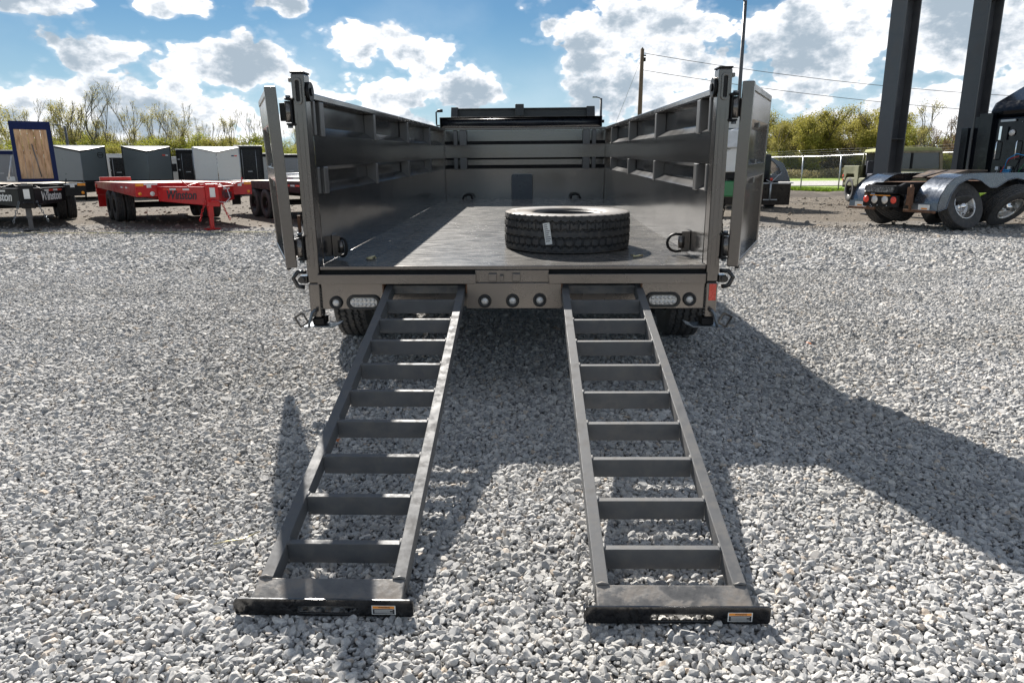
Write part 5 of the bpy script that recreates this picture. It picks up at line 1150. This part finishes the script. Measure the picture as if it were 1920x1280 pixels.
def grow(seed, H, spread, levels, forks, leaf_n, leaf_s, leaf_z0=.2, leaf_r=.25, up=.35, trunk_r=None, first=.28, bare=.35):
    """a tree as numpy meshes: tapered limbs and leaf clumps near the twig ends"""
    r_ = np.random.default_rng(seed); segs = []; ends = []
    def rec(p, d, ln, r, lv):
        k = 3 if lv < 2 else 2; q = p.copy()
        for i in range(k):
            d2 = d + r_.normal(0, .10 if lv == 0 else .16, 3); d2[2] += up * .10; d2 /= np.linalg.norm(d2); e = q + d2 * ln / k
            r2 = r * (1 - .32 / k * (i + 1)) ; segs.append((q, e, r * (1 - .32 * i / k), r2)); q = e; d = d2
            if lv >= 1: ends.append((q, lv))
            if lv == 0 and i >= 1:
                for _ in range(2): br(q, d, ln * .5, r2 * .5, lv)
        if lv < levels:
            for _ in range(forks): br(q, d, ln, r * .68, lv)
        else: ends.append((q, lv + 1))
    def br(q, d, ln, r, lv):
        a = r_.normal(0, 1, 3); a -= a @ d * d; a /= np.linalg.norm(a) + 1e-9
        s = r_.uniform(.35, .95) * spread; n_ = d + a * s; n_[2] += up * .5; n_ /= np.linalg.norm(n_)
        rec(q, n_, ln * r_.uniform(.58, .80), r, lv + 1)
    rec(np.zeros(3), np.array([0, 0, 1.0]), H * first, trunk_r or H * .018, 0)
    mz = max(s[1][2] for s in segs); k = H / mz
    V = np.zeros((len(segs), 6, 3)); 
    for i, (a, b_, ra, rb) in enumerate(segs):
        d = b_ - a; d /= np.linalg.norm(d) + 1e-9; t = np.array([1.0, 0, 0]) if abs(d[0]) < .8 else np.array([0, 1.0, 0]); u = np.cross(d, t); u /= np.linalg.norm(u); v = np.cross(d, u)
        for j in range(3):
            c, s = math.cos(j * 2.094), math.sin(j * 2.094); V[i, j] = a * k + (u * c + v * s) * max(ra, .014); V[i, 3 + j] = b_ * k + (u * c + v * s) * max(rb, .012)
    n = len(segs); base = np.arange(n)[:, None, None] * 6; F = base + np.array([[0, 1, 4, 3], [1, 2, 5, 4], [2, 0, 3, 5]])[None]
    E = np.array([e[0] for e in ends]) * k; E = E[E[:, 2] > H * leaf_z0]
    idx = r_.integers(0, len(E), leaf_n); cl = E[idx] + r_.normal(0, leaf_r, (leaf_n, 3))
    cl = cl[cl[:, 2] > .1 * H]; m = len(cl)
    a = r_.normal(0, 1, (m, 3)); a /= np.linalg.norm(a, axis=1)[:, None]; b2 = np.cross(a, r_.normal(0, 1, (m, 3))); b2 /= np.linalg.norm(b2, axis=1)[:, None]
    sz = (leaf_s * r_.uniform(.5, 1.4, m))[:, None]
    LV = np.stack([cl - a * sz, cl - b2 * sz * .6, cl + a * sz, cl + b2 * sz * .6], 1).reshape(-1, 3); LF = np.arange(m * 4).reshape(-1, 4)
    return V.reshape(-1, 3), F.reshape(-1, 4), LV, LF
def npmesh(name, V, F, m):
    me = bpy.data.meshes.new(name); me.vertices.add(len(V)); me.vertices.foreach_set('co', V.astype(np.float32).ravel()); me.loops.add(F.size); me.loops.foreach_set('vertex_index', F.astype(np.int32).ravel()); me.polygons.add(len(F)); me.polygons.foreach_set('loop_start', np.arange(0, F.size, 4, dtype=np.int32)); me.polygons.foreach_set('loop_total', np.full(len(F), 4, dtype=np.int32)); me.update(calc_edges=True); me.materials.append(m); return me
def tree_kind(seed, m1, m2, **k):
    V, F, LV, LF = grow(seed, **k); return npmesh('trunk', V, F, m1), npmesh('crown', LV, LF, m2)
BARE = [tree_kind(s, bark, lf_bud, H=10, spread=.55, levels=6, forks=2, leaf_n=1300, leaf_s=.045, leaf_r=.12, up=.8, first=.30, leaf_z0=.35, trunk_r=.12) for s in (1, 2, 3)]
BUDS = [tree_kind(s, bark, lf_bud, H=9, spread=.75, levels=5, forks=2, leaf_n=2600, leaf_s=.075, leaf_r=.25, up=.6, first=.26, leaf_z0=.25) for s in (4, 5)]
YEL = [tree_kind(s, barkd, lf_yel, H=10, spread=.95, levels=4, forks=3, leaf_n=9000, leaf_s=.11, leaf_r=.38, up=.45, first=.22, leaf_z0=.16) for s in (6, 7, 8)]
GRN = [tree_kind(s, barkd, lf_grn, H=8, spread=.95, levels=4, forks=3, leaf_n=7000, leaf_s=.10, leaf_r=.42, up=.4, first=.2, leaf_z0=.12) for s in (9, 10)]
BRN = [tree_kind(s, barkd, lf_brn, H=9, spread=.8, levels=5, forks=2, leaf_n=2600, leaf_s=.06, leaf_r=.2, up=.5, first=.26, leaf_z0=.25) for s in (11, 12)]
REG = []
def tree(kind, x, y, h, label, group, name='tree', wide=1.0):
    tm, cm = random.choice(kind); H0 = {id(BARE): 10, id(BUDS): 9, id(YEL): 10, id(GRN): 8, id(BRN): 9}[id(kind)]
    t = empty(name, (x, y, GZ - .02), rz=random.uniform(0, 6.28), label=label, cat='tree', group=group); s = h / H0; t.scale = (s * wide, s * wide, s)
    ob('trunk', tm, t); ob('crown', cm, t)
    REG.append((math.degrees(math.atan2(x, y)), t, {id(BARE): 'leafless', id(BUDS): 'budding', id(YEL): 'golden green', id(GRN): 'fresh green', id(BRN): 'brownish bare'}[id(kind)])); return t
def pxx(px, y): return y * math.tan(math.atan((px - 960) / 1314.5 * .975) - .0325)
GENERIC = {'slender leafless or budding tree in the long left wood edge': 'back row tree', 'low yellow green understorey tree behind the parked trailers': 'low tree', 'yellow green tree packed in the wood beyond the fence': 'tall wood tree', 'greyish half bare tree packed in the wood behind the columns': 'tall wood tree', 'low bushy undergrowth tree at the foot of the right wood': 'low bushy tree'}
GL = 'trees of the wood edge behind the parked trailers'; GR = 'trees of the wood edge beyond the fence'
hh = lambda px, py, y: 1.2 + ((334 - .012 * px) - py) / 1314.5 * math.hypot(y, pxx(px, y)) * (.93 if px < 900 else .88)
for px, py, y, kind, wd, lab in ((8, 188, 84, BUDS, .9, 'tall budding tree at the very left edge of the wood'), (196, 178, 86, BARE, 1.25, 'tallest bare tree, wide crowned, above the grey and charcoal boxes'), (160, 205, 88, BARE, 1.0, 'bare tree leaning beside the tallest tree on its left'), (228, 188, 90, BARE, .7, 'narrow bare tree just right of the tallest one'), (265, 200, 87, BARE, .85, 'bare tree standing above the charcoal box trailer'), (112, 218, 90, BUDS, .9, 'thin tree behind the distant lamp post'),
                                (318, 214, 88, BARE, .8, 'first bare tree of the even row over the white box'), (345, 210, 92, BARE, .8, 'bare tree above the left edge of the white box')):
    tree(kind, pxx(px, y), y, hh(px, py, y), lab, GL, wide=wd)
for i in range(34):
    px = -60 + i * 20 + random.uniform(-8, 8); y = random.uniform(88, 104); py = random.uniform(216, 250)
    k = random.choice((BARE, BUDS, BARE, BUDS, BARE))
    tree(k, pxx(px, y), y, hh(px, py, y), 'slender leafless or budding tree in the long left wood edge', GL, wide=random.uniform(.7, .95))
for i in range(26):
    px = -60 + i * 26 + random.uniform(-10, 10); y = random.uniform(80, 96); py = random.uniform(264, 294)
    tree(GRN if random.random() < .65 else YEL, pxx(px, y), y, hh(px, py, y), 'low yellow green understorey tree behind the parked trailers', 'low understorey trees on the left', wide=random.uniform(1.1, 1.6))
# right side wood
for px, py, y, kind, wd, lab in ((1462, 232, 92, BUDS, .9, 'slim budding tree just right of the open right door'), (1500, 222, 90, YEL, 1.1, 'rounded yellow green tree at the left end of the right wood'), (1548, 210, 93, YEL, 1.1, 'yellow green tree with a high crown, second in the right wood'), (1612, 208, 90, YEL, 1.15, 'broad yellow green tree left of the left steel column'), (1650, 200, 95, BUDS, 1.1, 'tall open tree showing dark limbs at the left steel column'), (1712, 200, 92, BUDS, .8, 'thin leaning tree just right of the left steel column'),
                                (1748, 232, 96, BRN, 1.0, 'brownish bare tree between the two steel columns'), (1790, 212, 94, BRN, 1.15, 'dark branched bare tree left of the right steel column'), (1880, 215, 94, BRN, 1.0, 'bare tree behind the tractor cab')):
    tree(kind, pxx(px, y), y, hh(px, py, y), lab, GR, wide=wd)
for i in range(44):
    px = 1350 + i * 17 + random.uniform(-8, 8); y = random.uniform(94, 108); py = random.uniform(216, 242) if px < 1700 else random.uniform(238, 262)
    k = random.choice((YEL, YEL, BUDS, YEL)) if px < 1700 else random.choice((BRN, BUDS, GRN, BRN))
    tree(k, pxx(px, y), y, hh(px, py, y), 'yellow green tree packed in the wood beyond the fence' if px < 1700 else 'greyish half bare tree packed in the wood behind the columns', 'packed trees of the right wood' if px < 1700 else 'packed grey trees of the right wood', wide=random.uniform(.9, 1.25))
for i in range(26):
    px = 1400 + i * 24 + random.uniform(-10, 10); y = random.uniform(88, 96); py = random.uniform(282, 300)
    tree(GRN if px > 1640 or random.random() < .4 else BRN, pxx(px, y), y, max(1.6, hh(px, py, y)), 'low bushy undergrowth tree at the foot of the right wood', 'undergrowth trees of the right wood', wide=random.uniform(1.5, 2.2))
# every tree of the mixed rows gets its own words: its look, its row and the landmark it stands over
ORD = 'first second third fourth fifth sixth seventh eighth ninth tenth eleventh twelfth thirteenth fourteenth fifteenth sixteenth'.split()
MARKS = [(-99, 'out past the left edge of the photo'), (azd(0), 'over the upright wooden ramp'), (azd(106), 'over the mid grey v-nose box'), (azd(207), 'over the charcoal v-nose box'), (azd(345), 'over the white v-nose box'), (azd(456), 'just left of the open left door'),
         (azd(520), 'hidden behind the trailer body'), (azd(1435), 'just right of the open right door'), (azd(1530), 'over the chain link fence'), (azd(1643), 'behind the left steel column'), (azd(1690), 'between the two steel columns'), (azd(1795), 'behind the right steel column'), (azd(1845), 'behind the tractor cab'), (azd(1920), 'out past the right edge of the photo')]
CNT = {}
for a_, t_, look in sorted(REG, key=lambda q_: q_[0]):
    if t_['label'] not in GENERIC: continue
    mk = [m_ for d_, m_ in MARKS if a_ >= d_][-1]; rw = GENERIC[t_['label']]; k_ = (mk, rw, look); CNT[k_] = CNT.get(k_, 0) + 1
    t_['label'] = '%s %s %s %s' % (ORD[min(CNT[k_], 16) - 1], look, rw, mk)
# thicket: woody undergrowth filling the wood
def thicket(name, pxa, pxb, y0, y1, hgt, n, m1, m2, lab):
    r_ = np.random.default_rng(5); px = r_.uniform(pxa, pxb, n); y = r_.uniform(y0, y1, n); x = y * np.tan(np.arctan((px - 960) / 1314.5 * .975) - .0325)
    h = hgt * (1 + .35 * np.sin(x * .22) + .2 * np.sin(x * .9)); z = h * r_.uniform(0, 1, n) ** 1.15
    c = np.stack([x, y, z], 1); a = r_.normal(0, 1, (n, 3)); a /= np.linalg.norm(a, axis=1)[:, None]; b2 = np.cross(a, r_.normal(0, 1, (n, 3))); b2 /= np.linalg.norm(b2, axis=1)[:, None]; s = r_.uniform(.06, .17, n)[:, None]
    V = np.stack([c - a * s, c - b2 * s * .6, c + a * s, c + b2 * s * .6], 1).reshape(-1, 3); me = npmesh(name, V, np.arange(n * 4).reshape(-1, 4), m2); o = bpy.data.objects.new(name, me); C.objects.link(o); tag(o, lab, 'thicket', kind='stuff')
    k = n // 14; c0 = c[:k].copy(); c0[:, 2] = 0; top = c0 + np.stack([r_.normal(0, .3, k), r_.normal(0, .3, k), h[:k] * r_.uniform(.5, 1.0, k)], 1); w_ = .022
    e = np.array([w_, 0, 0]); V = np.stack([c0 - e, c0 + e, top + e * .4, top - e * .4], 1).reshape(-1, 3); me2 = npmesh(name + '_stems', V, np.arange(k * 4).reshape(-1, 4), m1); o2 = bpy.data.objects.new('stems', me2); C.objects.link(o2); o2.parent = o; o2['kind'] = 'stuff'
thicket('left_thicket', -150, 560, 96, 116, 2.2, 42000, bark, leafm('thicket leaves', (.17, .16, .05), (.30, .30, .09)), 'hazy mixed undergrowth filling the wood behind the trailers')
thicket('right_thicket', 1400, 2100, 96, 118, 4.2, 90000, barkd, leafm('thicket leaves dark', (.09, .08, .04), (.20, .17, .07)), 'dark mixed undergrowth filling the wood beyond the fence')
thicket('far_wood', 480, 1440, 120, 150, 3.2, 40000, barkd, leafm('far wood leaves', (.14, .14, .05), (.28, .27, .08)), 'far low wood on the skyline behind the dump trailer')
thicket('roadside_brush', 1440, 2000, 84, 90, .7, 16000, barkd, leafm('brush leaves', (.20, .17, .09), (.30, .26, .13)), 'low brown brush along the far edge of the field')
# grass along the fence and road verges
def tufts(name, n, fn, h, lab):
    r_ = np.random.default_rng(12); P_ = fn(r_, n); hgt = r_.uniform(.5, 1.2, n)[:, None] * h; a = r_.uniform(0, 6.28, n); e = np.stack([np.cos(a), np.sin(a), 0 * a], 1) * .02; ln = r_.normal(0, .05, (n, 3)); ln[:, 2] = 0
    V = np.stack([P_ - e, P_ + e, P_ + ln + e * .2 + hgt * np.array([0, 0, 1.0]), P_ + ln - e * .2 + hgt * np.array([0, 0, 1.0])], 1).reshape(-1, 3); o = bpy.data.objects.new(name, npmesh(name, V, np.arange(n * 4).reshape(-1, 4), leafm('grass blades', (.10, .18, .015), (.24, .34, .04)))); C.objects.link(o); tag(o, lab, 'grass', kind='stuff')
def fverge(r_, n):
    t = r_.uniform(-8, 30, n); u = np.abs(r_.normal(0, .9, n)) - .15; x = FENCE0.x + FD.x * t - FD.y * u; y = FENCE0.y + FD.y * t + FD.x * u; return np.stack([x, y, np.full(n, GZ - .02)], 1)
tufts('verge_grass', 60000, fverge, .16, 'uneven green grass growing along the foot of the fence')
